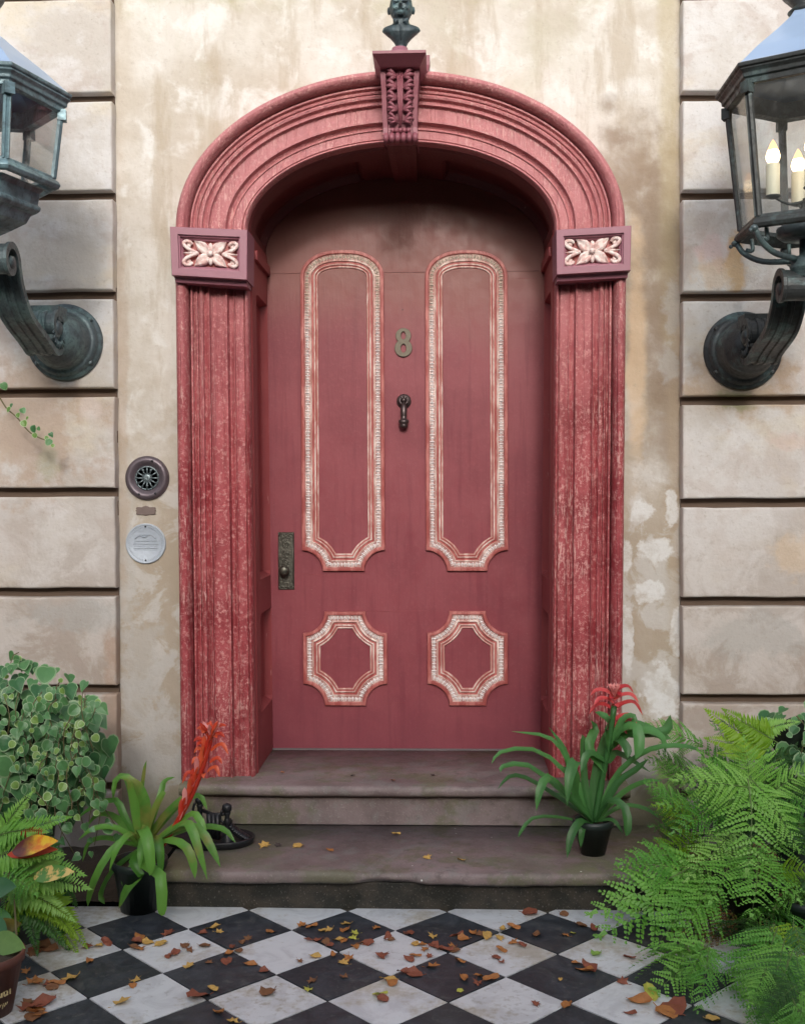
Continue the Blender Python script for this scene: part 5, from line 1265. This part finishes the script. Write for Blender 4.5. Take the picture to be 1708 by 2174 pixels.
for a, b_ in (((1560,1930,-1.0),(1500,2000,-1.2)),((1530,1900,-1.0),(1420,2000,-1.15)),((1650,1930,-1.0),(1600,2010,-1.2)),((1600,1780,-.95),(1660,1900,-1.15)),((1490,1800,-.9),(1400,1880,-1.0))): frond_at(f1, FM['D'][0], PF(*a), PF(*b_), Vector((rf.uniform(-.3,.3), -.6, .7)), .8)
for i in range(16):        # shaded mass behind, against the wall
    a = Vector((fc.x+rf.uniform(-.15,.3), rf.uniform(-.55,-.35), rf.uniform(.25,.6))); b_ = a+Vector((rf.uniform(-.25,.2), rf.uniform(-.1,.05), rf.uniform(0,.2)))
    frond_at(f1, FM[rf.choice('BC')][rf.randint(0,1)], a, b_, Vector((rf.uniform(-.3,.3), -.6, .7)), .9)
f2c = PG(1640, 2010, 0.0); f2c.x += .10
f2 = thing('fern', 'low fern with glossy fronds spreading over the tiles at the bottom right', 'plant', (f2c.x, f2c.y, 0), 'ferns right of the steps')
pot('pot', f2c.x+.05, f2c.y+.08, 0.0, .16, .09, .12, M_potd, f2)
y2 = f2c.y
for k_, a, b_, wd in [('B',(1510,2000,.0),(1372,2100,-.28),1.1),('B',(1505,2005,-.05),(1478,2138,-.36),.9),('B',(1500,2005,-.05),(1524,2096,-.3),.7),('B',(1500,2010,0),(1376,2050,-.15),.9),('B',(1490,2020,0),(1440,2110,-.3),.8),('B',(1470,2020,.05),(1452,1978,.1),.9),
      ('B',(1640,1960,-.1),(1560,2110,-.35),.9),('C',(1640,1960,-.1),(1542,2060,-.3),.8),('B',(1650,1970,-.1),(1575,2130,-.4),.9),('B',(1660,1990,-.15),(1612,2158,-.45),1.0),('B',(1670,2020,-.2),(1630,2185,-.5),1.0),('B',(1690,2020,-.2),(1690,2180,-.5),1.0),
      ('B',(1620,1940,-.1),(1555,1990,-.2),1.0),('B',(1650,1930,-.1),(1590,1930,-.2),1.0),('C',(1680,1960,-.1),(1716,2080,-.3),1.0),('Y',(1680,1950,-.1),(1660,2090,-.35),1.0),('C',(1660,1900,.0),(1716,1930,-.1),1.0),('C',(1640,1930,.0),(1700,1900,-.1),1.0),('C',(1600,1950,.05),(1530,1960,-.05),1.0),('B',(1720,2020,-.2),(1700,2160,-.45),1.0)]:
    frond_at(f2, FM[k_][rf.randint(0,1)], PG(a[0],a[1],.17), PG(b_[0],b_[1],.04), Vector((rf.uniform(-.2,.2), -.65, .75)), wd)
for i in range(22):
    a = PG(rf.uniform(1610,1740), rf.uniform(2010,2140), rf.uniform(.12,.26)); b_ = a+Vector((rf.uniform(-.20,.12), rf.uniform(-.24,-.05), rf.uniform(-.20,.0))); b_.z = max(b_.z, .03)
    frond_at(f2, FM[rf.choice('BBC')][rf.randint(0,1)], a, b_, Vector((rf.uniform(-.3,.3), -.65, .7)), 1.0)
for i in range(26):
    an = rf.uniform(0, 2*math.pi); rr = rf.uniform(.12,.28); a = Vector((f2c.x+rf.uniform(-.03,.2), f2c.y+rf.uniform(-.05,.2), rf.uniform(.10,.24)))
    b_ = a+Vector((math.cos(an)*rr, math.sin(an)*rr*.7, rf.uniform(-.14,.08))); b_.z = max(b_.z, .03)
    frond_at(f2, FM[rf.choice('CCB')][rf.randint(0,1)], a, b_, Vector((rf.uniform(-.3,.3), -.5, .8)), 1.0)
# left fern
lc = P(40, 1850, -1.15)
f3 = thing('fern', 'bright feathery fern at the bottom left above the terracotta pot', 'plant', (lc.x, lc.y, 0))
pot('pot', lc.x-.1, lc.y, 0.0, .18, .09, .13, M_potd, f3)
for k_, a, b_, wd, ty in [('A',(10,1800,-1.2),(108,1722,-1.3),1.3,1),('A',(0,1790,-1.2),(40,1690,-1.25),1.3,1),('A',(0,1840,-1.2),(140,1830,-1.35),1.5,1),('A',(0,1870,-1.25),(150,1858,-1.4),1.5,1),('A',(20,1880,-1.25),(132,1932,-1.4),1.2,1),('C',(30,1900,-1.2),(120,1990,-1.35),1.2,1),
      ('Y',(60,1890,-1.2),(145,1972,-1.35),1.3,1),('Y',(90,1900,-1.15),(170,1990,-1.3),1.2,1),('C',(50,1900,-1.2),(70,2010,-1.35),1.2,1),('Y',(30,1890,-1.2),(20,2000,-1.35),1.2,1),('C',(60,1900,-1.15),(130,2010,-1.3),1.2,1),('Y',(100,1930,-1.15),(148,2010,-1.3),1.4,1),
      ('A',(-20,1780,-1.2),(60,1750,-1.35),1.5,1),('A',(-30,1830,-1.25),(90,1790,-1.4),1.5,1),('C',(0,1920,-1.2),(90,1960,-1.3),1.3,1),('Y',(0,1900,-1.2),(100,1930,-1.35),1.3,1),('B',(-10,1850,-1.3),(60,1880,-1.45),1.4,0)]:
    frond_at(f3, (FS[k_] if ty else FM[k_])[rf.randint(0,1)], PF(*a), PF(*b_), Vector((rf.uniform(-.2,.2), -.75, .65)), wd)
for i in range(22):
    a = Vector((lc.x+rf.uniform(-.15,.05), lc.y+rf.uniform(0,.15), rf.uniform(.15,.4))); b_ = a+Vector((rf.uniform(-.05,.26), rf.uniform(-.12,.1), rf.uniform(-.22,.05)))
    b_.z = max(b_.z, .04); frond_at(f3, FS['C'][rf.randint(0,1)], a, b_, Vector((rf.uniform(-.3,.3), -.6, .7)), 1.3)
# -- croton leaves
def oval_leaf(L_, W_, n_=9, bend=.12, fold=.12, wav=.0):
    mb = MB(); rings = []
    for i in range(n_+1):
        f = i/n_; w_ = W_*.5*math.sin(math.pi*min(1,f**.85))**.85+.0005; z_ = -bend*f*f*L_+bend*.4*f*L_; wz = wav*math.sin(f*14)
        rings.append([Vector((-w_, f*L_, z_+w_*fold+wz)), Vector((-w_*.5, f*L_, z_+w_*fold*.35)), Vector((0, f*L_, z_-w_*fold*.2)), Vector((w_*.5, f*L_, z_+w_*fold*.35)), Vector((w_, f*L_, z_+w_*fold-wz))])
    mb.loft(rings, smooth=True); return mb
def orient(a, d, nrm):
    y_ = d.normalized(); x_ = y_.cross(nrm).normalized(); z_ = x_.cross(y_)
    return Matrix(((x_.x,y_.x,z_.x,a.x),(x_.y,y_.y,z_.y,a.y),(x_.z,y_.z,z_.z,a.z),(0,0,0,1)))
t = thing('croton', 'croton with broad orange and yellow leaves poking through the left fern', 'plant', (lc.x-.05, lc.y+.1, 0))
def cleaf(a, b_, wd, mat):
    pa, pb = P(*a), P(*b_); L_ = (pb-pa).length; mb = oval_leaf(L_, wd); mb.xform(orient(pa, pb-pa, Vector((.1,-.75,.65)))); return obj('leaf', mb, mat, t)
mc = N('croton_yellow_leaf'); a_ = mc.noise(22,4,.6); c_ = mc.mix((0.72,0.20,0.01),(0.80,0.50,0.02),mc.rng(a_,.4,.6)); x3 = mc.sep(mc.map(mc.pos,(1,1,1)))[0]
xt = P(75, 1795, -1.35).x; c_ = mc.mix((0.10,0.012,0.01), c_, mc.rng(mc.math('ADD', x3, mc.math('MULTIPLY', mc.noise(30,2), .06)), xt-.02, xt+.06)); M_cy = mc.out(c_, .35)
mc = N('croton_variegated_leaf'); a_ = mc.noise(26,4,.6); M_cv = mc.out(mc.mix((0.10,0.26,0.05), mc.mix((0.75,0.45,0.16),(0.72,0.62,0.20),mc.noise(9)), mc.rng(a_,.46,.56)), .35)
cleaf((25,1808,-1.32),(116,1782,-1.42),.075,M_cy); cleaf((15,1815,-1.30),(118,1800,-1.36),.05,M_flR); cleaf((70,1862,-1.36),(152,1848,-1.46),.062,M_cv); cleaf((40,1770,-1.25),(100,1765,-1.28),.04,M_flR)
cleaf((60,1850,-1.3),(122,1830,-1.36),.05,M_ivyd); cleaf((-40,1900,-1.4),(28,1880,-1.5),.09,M_ivy); cleaf((-40,1960,-1.5),(10,2000,-1.6),.10,M_ivy); cleaf((-30,2000,-1.6),(48,2010,-1.7),.085,M_ivyd); cleaf((-30,1930,-1.4),(30,1990,-1.5),.08,M_ivy); cleaf((-30,1990,-1.45),(40,1960,-1.5),.08,M_crotg)
mb = MB(); mb.tube([P(10,2040,-1.55),P(5,1960,-1.4),P(20,1850,-1.32)], [.006,.005,.004], 6); mb.tube([P(38,2060,-1.65),P(35,1990,-1.55),P(30,1900,-1.4)], [.005,.004,.003], 6); obj('stem', mb, M_stem, t)
# -- terracotta pot with lettering
tp = PG(5, 2210, 0.0); 
tp = Vector((P(-30, 2030, -1.72).x, -1.72, 0))
t = thing('plant_pot', 'brown terracotta coloured pot with worn gold lettering in the bottom left corner', 'pot', (tp.x, tp.y, 0))
ztop_ = P(0, 2022, -1.72+.0).z
pot('pot_body', tp.x, tp.y, 0.0, ztop_, .080, .115, M_terra, t)
fr_a = math.atan2(-1, .18)
for txt, sz, zz_, off_ in (('South', .040, ztop_-.105, 0), ('estate', .030, ztop_-.150, 0)):
    n_ = len(txt)
    for i, ch in enumerate(txt):
        if txt == 'estate': break
        an = R(-62+ i*9.5); rr_ = lerp(.080,.112,zz_/ztop_)+.0015
        Mx = Matrix.Translation((tp.x+math.cos(an)*rr_, tp.y+math.sin(an)*rr_, zz_)) @ Matrix.Rotation(an+R(90), 4, 'Z') @ UP
        text_mesh('lettering', ch, sz, .0008, M_gold, Mx, t, offset=.0012)
mb = MB()
for i in range(9):
    an = R(-66+i*5); rr_ = lerp(.080,.112,(ztop_-.15)/ztop_)+.002
    mb.tube([(tp.x+math.cos(an)*rr_, tp.y+math.sin(an)*rr_, ztop_-.158+.004*(i%3)),(tp.x+math.cos(an+.05)*rr_, tp.y+math.sin(an+.05)*rr_, ztop_-.142)], .0016, 4)
o = obj('worn_small_print', mb, M_gold, t); o['kind'] = 'stuff'

# -- ivy ---------------------------------------------------------------
def ivy_mesh(name, m0, shape='heart'):
    """a lobed leaf with a pale margin; 1 unit long, stalk at origin, tip at +Y"""
    if shape == 'heart': out = [(0,.0),(.16,-.10),(.36,-.06),(.50,.12),(.50,.34),(.36,.52),(.20,.74),(0,1.0)]
    else: out = [(0,0),(.20,.0),(.40,.12),(.50,.34),(.48,.60),(.32,.82),(.15,.94),(0,.98)]
    full = out + [(-x, y) for x, y in reversed(out[1:-1])]; n_ = len(full); c = (0, .40)
    def zz_(x, y): return -.28*y*y + .25*abs(x) - .05
    o1 = [(x, y, zz_(x, y)) for x, y in full]; i1 = [(lerp(c[0],x,.91 if shape=='heart' else .86), lerp(c[1],y,.91 if shape=='heart' else .86), zz_(x*.84, lerp(c[1],y,.84))+.003) for x, y in full]; i2 = [(lerp(c[0],x,.42), lerp(c[1],y,.42), zz_(x*.42, lerp(c[1],y,.42))) for x, y in full]
    mb = MB(); mb.loft([o1, i1], True, m=1, smooth=True); mb.loft([i1, i2], True, m=0, smooth=True); k = len(mb.v); mb.add(i2+[(0,.4,zz_(0,.4)-.02)], [(i,(i+1)%n_,n_) for i in range(n_)], 0, True)
    me = bpy.data.meshes.new(name); me.from_pydata(mb.v, [], mb.f); me.materials.append(m0); me.materials.append(M_rim if m0 != M_ivy else M_rim2)
    me.polygons.foreach_set('material_index', mb.m); me.polygons.foreach_set('use_smooth', mb.sm); return me
M_rim2 = simple('soft_leaf_edge', (0.22,0.34,0.17), 0.5, var=.2)
IV = [ivy_mesh('leaf', M_ivy), ivy_mesh('leaf', M_ivyd, 'round'), ivy_mesh('leaf', M_ivy, 'round')]
def ivy_leaf(parent, me, p, nrm, hang, s_, mat_only=False):
    nrm = nrm.normalized(); y_ = (hang - nrm*hang.dot(nrm)).normalized(); x_ = y_.cross(nrm).normalized()
    M = Matrix(((x_.x*s_,y_.x*s_,nrm.x*s_,p.x),(x_.y*s_,y_.y*s_,nrm.y*s_,p.y),(x_.z*s_,y_.z*s_,nrm.z*s_,p.z),(0,0,0,1)))
    if mat_only: return M
    return place('leaf', me, M, parent)
ri = random.Random(8)
def ivy_mass(label, c, rad, nbig, nsmall, trails, group=None, plinth=True, xmax=None):
    t = thing('ivy', label, 'plant', (c.x, c.y, 0), group)
    if plinth:
        mb = MB(); mb.lathe([(0,.002),(.16,.002),(.16,.03),(.12,.05),(.10,.12),(.12,.30),(.13,c.z-.26),(.15,c.z-.22),(.13,c.z-.20),(0,c.z-.20)], (c.x-.03, c.y+.05, 0), 'Z', 24); obj('urn', mb, M_potd, t)
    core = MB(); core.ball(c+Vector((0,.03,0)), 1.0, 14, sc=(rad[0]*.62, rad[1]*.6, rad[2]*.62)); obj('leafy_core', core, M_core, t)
    cnt = 0
    while cnt < nbig:
        v = Vector((ri.gauss(0,1), ri.gauss(0,1), ri.gauss(0,1))).normalized()
        if v.y > .10 : continue
        k = ri.uniform(.80, 1.04)*(1+.12*noise.noise(v*2.2)); p = c+Vector((v.x*rad[0]*k, v.y*rad[1]*k, v.z*rad[2]*k))
        n_ = (v*.7+Vector((ri.uniform(-.4,.4), -.45+ri.uniform(-.2,.2), .35+ri.uniform(-.3,.3)))).normalized()
        ivy_leaf(t, IV[0] if ri.random() < .8 else IV[2], p, n_, Vector((v.x*.5+ri.uniform(-.5,.5), -.1, -1)), .044+.052*ri.random()**1.4); cnt += 1
    sm = {0: MB(), 1: MB(), 2: MB()}
    for (a, b_, m_) in trails:
        pts_ = catmull([a, a.lerp(b_, .5)+Vector((ri.uniform(-.03,.05), -.05, .03)), b_], 6); mb = MB(); mb.tube(pts_, .0022, 4); obj('vine_stem', mb, M_stem, t)
        for q in range(m_):
            p = pts_[int(q*(len(pts_)-1)/max(1, m_-1))]+Vector((ri.uniform(-.03,.03), ri.uniform(-.03,.0), ri.uniform(-.02,.02)))
            k = ri.choice((1,1,0,0,0,2)); Mw = ivy_leaf(t, IV[k], p, Vector((ri.uniform(-.5,.5), -.8, ri.uniform(0,.7))), Vector((ri.uniform(-1,1), 0, -.8)), .020+(.016 if k == 1 else .030)*ri.random(), True)
            sm[k].add([Mw @ v.co for v in IV[k].vertices], []); o_ = len(sm[k].v)-len(IV[k].vertices)
            for f in IV[k].polygons: sm[k].f.append([o_+i for i in f.vertices]); sm[k].m.append(f.material_index); sm[k].sm.append(True)
    sm[2].m = sm[2].m + sm[0].m; n0 = len(sm[2].v); sm[2].v += sm[0].v; sm[2].f += [[i+n0 for i in f] for f in sm[0].f]; sm[2].sm += sm[0].sm
    allm = MB(); allm.v = sm[1].v+sm[2].v; n1 = len(sm[1].v); allm.f = sm[1].f+[[i+n1 for i in f] for f in sm[2].f]; allm.sm = sm[1].sm+sm[2].sm
    allm.m = sm[1].m+[2 if m_ == 0 else 3 for m_ in sm[2].m]
    o = obj('small_variegated_leaves', allm, [M_ivyd, M_rim, M_ivy, M_rim2], t); o['kind'] = 'stuff'
    return t
ic = P(62, 1580, -.62)
tr = []
for i in range(44):
    a = P(ri.uniform(5,205), ri.uniform(1440,1690), -.66-ri.uniform(.0,.25)); tr.append((a, a+Vector((ri.uniform(-.06,.08), -.05, -ri.uniform(.10,.26))), 7))
for i in range(5): a = P(170+i*8, 1480+i*30, -.55); tr.append((a, a+Vector((.06,-.03,-.14)), 6))
tr.append((P(150,1700,-.75), P(120,1960,-1.0), 6)); tr.append((P(180,1660,-.7), P(250,1760,-.8), 6)); tr.append((P(20,1430,-.6), P(40,1385,-.6), 6))
ivy_mass('mound of heart leaved ivy with pale leaf edges left of the steps', ic, (.33,.24,.34), 290, 0, tr, 'ivy mounds beside the doorway')
ic2 = P(1716, 1575, -.55)
tr = [(P(1600,1540,-.7), P(1590,1600,-.8), 5), (P(1640,1530,-.75), P(1620,1590,-.8), 5), (P(1690,1520,-.7), P(1700,1600,-.8), 5)]
ivy_mass('ivy behind the upper fronds of the large fern at the right edge', ic2, (.24,.2,.16), 70, 0, tr, 'ivy mounds beside the doorway')
# sharp green leaves of the upper right corner fern
for k_, a, b_ in (('Y',(1640,1600,-.85),(1528,1500,-.9)),('Y',(1650,1580,-.85),(1560,1500,-.9)),('A',(1600,1560,-.8),(1680,1530,-.9)),('Y',(1620,1590,-.85),(1515,1555,-.9)),('Y',(1600,1600,-.9),(1535,1590,-.95))):
    frond_at(f1, FS['Y' if k_ == 'Y' else 'A'][0], P(*a), P(*b_), Vector((0,-.8,.5)), 1.6)
# -- thin vine hanging in from the left
t = thing('vine', 'thin trailing vine sprig hanging across the stone course below the left lantern', 'plant', P(-40, 780, -.3))
vp = [P(-40,780,-.3), P(0,845,-.3), P(15,868,-.3), P(35,885,-.3), P(60,915,-.3), P(85,930,-.3), P(112,938,-.3)]
mb = MB(); mb.tube(catmull(vp, 4), .0032, 5); obj('vine_stem', mb, M_stem, t)
for px_, py_, s_, k_ in ((4,818,.036,2),(22,870,.028,1),(45,872,.030,2),(38,882,.024,1),(48,898,.032,1),(70,908,.036,2),(80,912,.020,2),(72,925,.024,1),(106,925,.024,0),(108,938,.034,2),(102,932,.020,1),(-5,825,.03,1),(26,862,.02,2),(113,948,.018,1),(60,890,.018,1)):
    ivy_leaf(t, IV[k_], P(px_, py_-6, -.31), Vector((ri.uniform(-.4,.4), -.8, ri.uniform(.1,.6))), Vector((ri.uniform(-.8,.8), 0, -1)), s_)

# ================================================================== BOOT SCRAPER
sx0 = PG(440, 1800, Z1); yS = sx0.y+.06
t = thing('boot_scraper', 'black cast iron boot scraper with ball topped posts behind the left bromeliad', 'boot scraper', (sx0.x, yS, Z1))
cxS = sx0.x
mb = MB(); rings = []
for r_, z_ in ((.96,.0),(1.0,.006),(1.04,.030),(1.0,.034),(.93,.014),(.3,.010)):
    rings.append([(cxS+.185*r_*math.copysign(abs(math.cos(a_))**.8, math.cos(a_)), yS+.11*r_*math.sin(a_), Z1+.001+z_) for a_ in [2*math.pi*i/40 for i in range(40)]])
mb.loft(rings, True, True, 0, True); obj('tray', mb, M_iron, t)
pA, pB = P(424, 1698, yS+.02), P(482, 1714, yS-.02)
for q, rb_ in ((pA, .018), (pB, .020)):
    mb = MB(); z_ = q.z
    mb.lathe([(.030,Z1+.012),(.026,Z1+.03),(.013,Z1+.045),(.011,Z1+.09),(.017,Z1+.10),(.011,Z1+.11),(.011,z_-.035),(.016,z_-.024),(.010,z_-.016)], (q.x, q.y, 0), 'Z', 14); po = obj('post', mb, M_iron, t)
    mb = MB(); mb.ball(q+Vector((0,-.004,-.002)), rb_, 12, sc=(1.1,1,1.1)); mb.tube(catmull([q+Vector((-.02,.0,-.01)), q+Vector((-.03,0,-.05)), q+Vector((-.012,0,-.07))], 4), .006, 6); obj('ball_finial', mb, M_iron, po)
mb = MB(); d = pB-pA; zb_l = min(pA.z, pB.z)-.028
for z_, r_ in ((zb_l, .008), (zb_l-.07, .006)): mb.tube([(pA.x,pA.y,z_+.006),((pA.x+pB.x)/2,(pA.y+pB.y)/2,z_-.010),(pB.x,pB.y,z_)], r_, 8)
for f in (.35, .5, .65): mb.tube([(lerp(pA.x,pB.x,f), lerp(pA.y,pB.y,f), zb_l-.005),(lerp(pA.x,pB.x,f), lerp(pA.y,pB.y,f), Z1+.02)], .013, 8)
obj('scraper_blade', mb, M_iron, t)
mb = MB()
for i in range(10):
    f = i/9; q = Vector((lerp(pB.x+.005, cxS+.165, f), lerp(yS-.0, yS-.02, f), lerp(Z1+.10, Z1+.035, f**.6))); mb.tube([q+Vector((0,-.028,-.012)), q, q+Vector((0,.028,-.012))], .0095, 7)
obj('ribbed_toe', mb, M_iron, t)

# ================================================================== FALLEN LEAVES
def dead_mesh(seed, mat):
    r_ = random.Random(seed); n_ = 12; pts = []; kind = seed % 3
    for i in range(n_):
        a_ = 2*math.pi*i/n_; rr = 1.0
        if kind == 0: x, y = .5*math.cos(a_)*(1-.25*math.sin(a_)), math.sin(a_)
        elif kind == 1: rr = 1 if i % 2 else .58; x, y = .75*rr*math.cos(a_), .85*rr*math.sin(a_)
        else: x, y = .7*math.cos(a_), .8*math.sin(a_)+.1*math.cos(2*a_)
        pts.append((x*r_.uniform(.85,1.1), y*r_.uniform(.9,1.1)))
    cu = r_.uniform(.25,.75); tw = r_.uniform(-.5,.5)
    def z_(x, y): return cu*(x*x*1.3 + y*y*.25) + tw*x*y + .10*math.sin(5*x+3*y+seed)
    outer = [(x, y, z_(x, y)) for x, y in pts]; inner = [(x*.5, y*.5, z_(x*.5, y*.5)) for x, y in pts]; zm = min(p[2] for p in outer+inner+[(0,0,z_(0,0))])
    mb = MB(); mb.loft([outer, inner], True, smooth=True); mb.add(inner+[(0,0,z_(0,0))], [(i,(i+1)%n_,n_) for i in range(n_)], 0, True)
    mb.tube([(0,-.8,z_(0,-.8)), (0.05,-1.15,z_(0,-.8)+.15)], .03, 4)
    mb.v = [Vector((p.x, p.y, p.z-zm)) for p in mb.v]
    me = bpy.data.meshes.new('fallen_leaf'); me.from_pydata(mb.v, [], mb.f); me.materials.append(mat); me.polygons.foreach_set('use_smooth', mb.sm); return me
DM = {k: [dead_mesh(i, m_) for i in range(3)] for k, m_ in DL.items()}
CN = dict(r='rusty red', o='tan orange', b='dark brown', y='golden yellow', Y='lime yellow', G='green', k='blackened')
floorL = [(273.3+.44*x, 1605.5+.44*y, k, s_) for x, y, k, s_ in [
 (50,880,'o',1.3),(40,900,'r',1.2),(190,860,'r',1.3),(90,905,'y',1),(160,910,'y',1.1),(60,935,'o',1),(30,930,'b',1),(270,920,'b',1),(290,940,'b',1),(365,920,'b',1.1),(220,960,'r',1),(190,970,'r',.7),(355,858,'r',.9),(405,835,'y',1.1),(435,852,'y',.9),(685,852,'o',.9),(575,885,'b',1),(550,905,'b',.9),(500,925,'r',.9),(530,945,'b',.8),(480,962,'o',1),(385,1000,'b',.8),(470,995,'r',1),(580,1010,'o',1),(290,1020,'y',1.1),(650,1040,'r',.8),(410,1130,'y',1),(330,1165,'r',2.0),(35,1085,'y',1.2),(18,1112,'o',.8),(668,1148,'b',1.4),(430,1243,'o',.9),(500,1285,'y',1),(835,820,'o',1),(885,828,'o',1.1),(935,848,'y',1),(965,845,'y',.9),(1050,815,'y',1.3),(1045,845,'o',1),(1090,860,'Y',1),(1080,882,'Y',1),(1195,835,'o',.9),(880,895,'r',1),(915,893,'r',.9),(950,902,'b',1),(970,918,'r',.9),(1010,893,'y',1),(1042,895,'o',.9),(1090,925,'o',.8),(1120,910,'b',.9),(1160,908,'r',1),(1250,875,'r',1.1),(1255,893,'b',.9),(1350,862,'r',1.2),(1380,912,'y',.9),(1410,915,'o',1),(1430,938,'o',.9),(1465,875,'y',1.1),(1470,917,'r',1),(1490,930,'r',.9),(1585,870,'r',1.1),(1610,885,'o',1),(1660,858,'o',1),(1690,862,'b',1),(1530,940,'r',1.1),(1570,943,'b',1.1),(1560,922,'o',1),(1225,970,'r',1.5),(1350,985,'r',1),(1385,968,'o',.9),(1450,970,'r',.7),(1600,998,'o',.9),(1465,1020,'o',1.1),(1325,1050,'r',1.1),(1375,1055,'r',1.3),(1620,1080,'o',1),(1680,1100,'r',.9),(1690,1065,'o',.8),(1600,1138,'Y',.6),(985,962,'o',.7),(895,972,'y',1),(825,993,'b',.7),(1060,980,'o',1.1),(1035,1000,'y',1),(885,1092,'b',.9),(865,1132,'Y',1),(1040,1068,'b',.9),(1250,1085,'y',1.2),(1270,1102,'o',1),(1215,1155,'Y',1.1),(1225,1180,'r',1)]]
floorL += [(1024.8+.4*x, 1400.5+.4*y, k, s_) for x, y, k, s_ in [(250,1350,'r',1.5),(430,1358,'b',1),(105,1437,'y',1.1),(165,1425,'o',1),(25,1478,'y',1.2),(90,1482,'y',1),(285,1467,'b',1.1),(435,1468,'o',.9),(480,1458,'Y',.6),(525,1417,'b',1.1),(590,1432,'r',1),(620,1477,'Y',1.3),(160,1507,'o',1),(210,1522,'r',1),(100,1547,'o',1),(70,1587,'r',.9),(100,1610,'r',.8),(600,1568,'G',1.1),(780,1587,'r',1),(560,1640,'r',1.7),(535,1655,'o',1.3),(490,1617,'o',.9),(740,1717,'r',1.1),(45,1697,'o',1.4),(280,1832,'r',.8),(445,1837,'o',.9),(890,1785,'Y',1.9),(825,1820,'o',1.6),(780,1884,'r',.9),(970,1885,'o',2.0),(1015,1855,'r',2.2),(1225,1917,'y',1.2),(410,1702,'y',.4)]]
floorL += [(.3714*x, 1366.4+.3714*y, k, s_) for x, y, k, s_ in [(245,1740,'b',1.7),(210,1760,'r',1.5),(275,1760,'b',1.6),(190,1780,'b',1.3),(165,2090,'r',2.0),(200,2110,'o',1.9),(230,2080,'r',1.8),(190,2140,'b',1.6),(225,2130,'o',1.5),(160,2060,'b',1.4),(405,1925,'y',1.6),(280,1955,'r',1.5),(330,1950,'o',1.2),(200,1945,'o',1.7),(500,1740,'r',1.1),(560,1735,'y',1),(612,1718,'r',1.2),(510,1827,'o',.9),(695,2057,'y',1.6),(300,1975,'b',1.1),(150,1880,'o',1)]]
rl2 = random.Random(4)
def tile_at(p):
    for k in range(1, -9, -1):
        for q in range(-7, 8):
            cxx = J.x+q*W+(h if k % 2 == 0 else 0); cyy = J.y+k*h
            if abs(p.x-cxx)+abs(p.y-cyy) <= h: return 'black' if k % 2 == 0 else 'white'
    return 'white'
SHP = ('narrow', 'ragged', 'rounded')
cells = {}
def drop(px_, py_, k_, s_, z_, where):
    p = PG(px_, py_, z_); vi = rl2.randint(0, 2); s_ = s_*.0262*rl2.uniform(.9,1.12)
    o = bpy.data.objects.new('fallen_leaf', DM[k_][vi]); COL.objects.link(o)
    o.location = (p.x, p.y, z_+.0025); o.rotation_euler = (rl2.uniform(-.25,.25), rl2.uniform(-.25,.25), rl2.uniform(0, 6.28)); o.scale = (s_, s_, s_*rl2.uniform(.8,1.3))
    sz = 'large' if s_ > .037 else 'small' if s_ < .024 else 'curled'
    if where == 'tile':
        row = 'by the step' if p.y > -1.0 else 'behind mid paving' if p.y > -1.15 else 'on mid paving' if p.y > -1.32 else 'at the front'
        side = next(nm for lim, nm in ((230, 'beside the terracotta pot'), (400, 'below the left bromeliad'), (560, 'below the left jamb'), (720, 'below the handle plate'), (830, 'below the left panels'), (920, 'below the knocker'), (1060, 'below the right panels'), (1190, 'below the right hinge side'), (1350, 'below the right bromeliad'), (9999, 'beside the low fern')) if px_ < lim)
        lab = f'{sz} {SHP[vi]} {CN[k_]} leaf on {tile_at(p)} tile {row} {side}'
        grp = 'fallen leaves on the checkered floor'
    else: lab = f'{sz} {SHP[vi]} {CN[k_]} fallen leaf lying on the {where}'; grp = 'fallen leaves on the steps'
    w_ = lab.split(); lab = ' '.join(w_[:16]); tag(o, lab, 'leaf', grp)
for a in floorL: drop(a[0], a[1], a[2], a[3], 0.0, 'tile')
for x, y, k, s_ in [(655,436,'y',1.3),(720,434,'k',.9),(820,438,'y',1.2),(968,457,'o',.8),(1290,380,'y',.8),(1440,493,'y',.9),(1605,506,'y',.9),(497,372,'y',.9)]: drop(273.3+.44*x, 1605.5+.44*y, k, s_, Z1, 'lower step')
for x, y, k, s_ in [(740,82,'o',.6),(1465,95,'k',.7),(1275,120,'b',.7),(1080,98,'k',.5)]: drop(273.3+.44*x, 1605.5+.44*y, k, s_, Z2, 'upper step')

# where two leaves would read the same, say which is further left
byl = {}
for o in list(COL.objects):
    if o.name.startswith('fallen_leaf'): byl.setdefault(o['label'], []).append(o)
for lab, os_ in byl.items():
    if len(os_) > 1:
        os_.sort(key=lambda q: q.location.x)
        for i, q in enumerate(os_):
            wds = lab.split(); wds[0] = 'leftmost' if i == 0 else 'rightmost' if i == len(os_)-1 else ('middle', 'second', 'third')[min(i-1, 2)]
            q['label'] = ' '.join(wds)
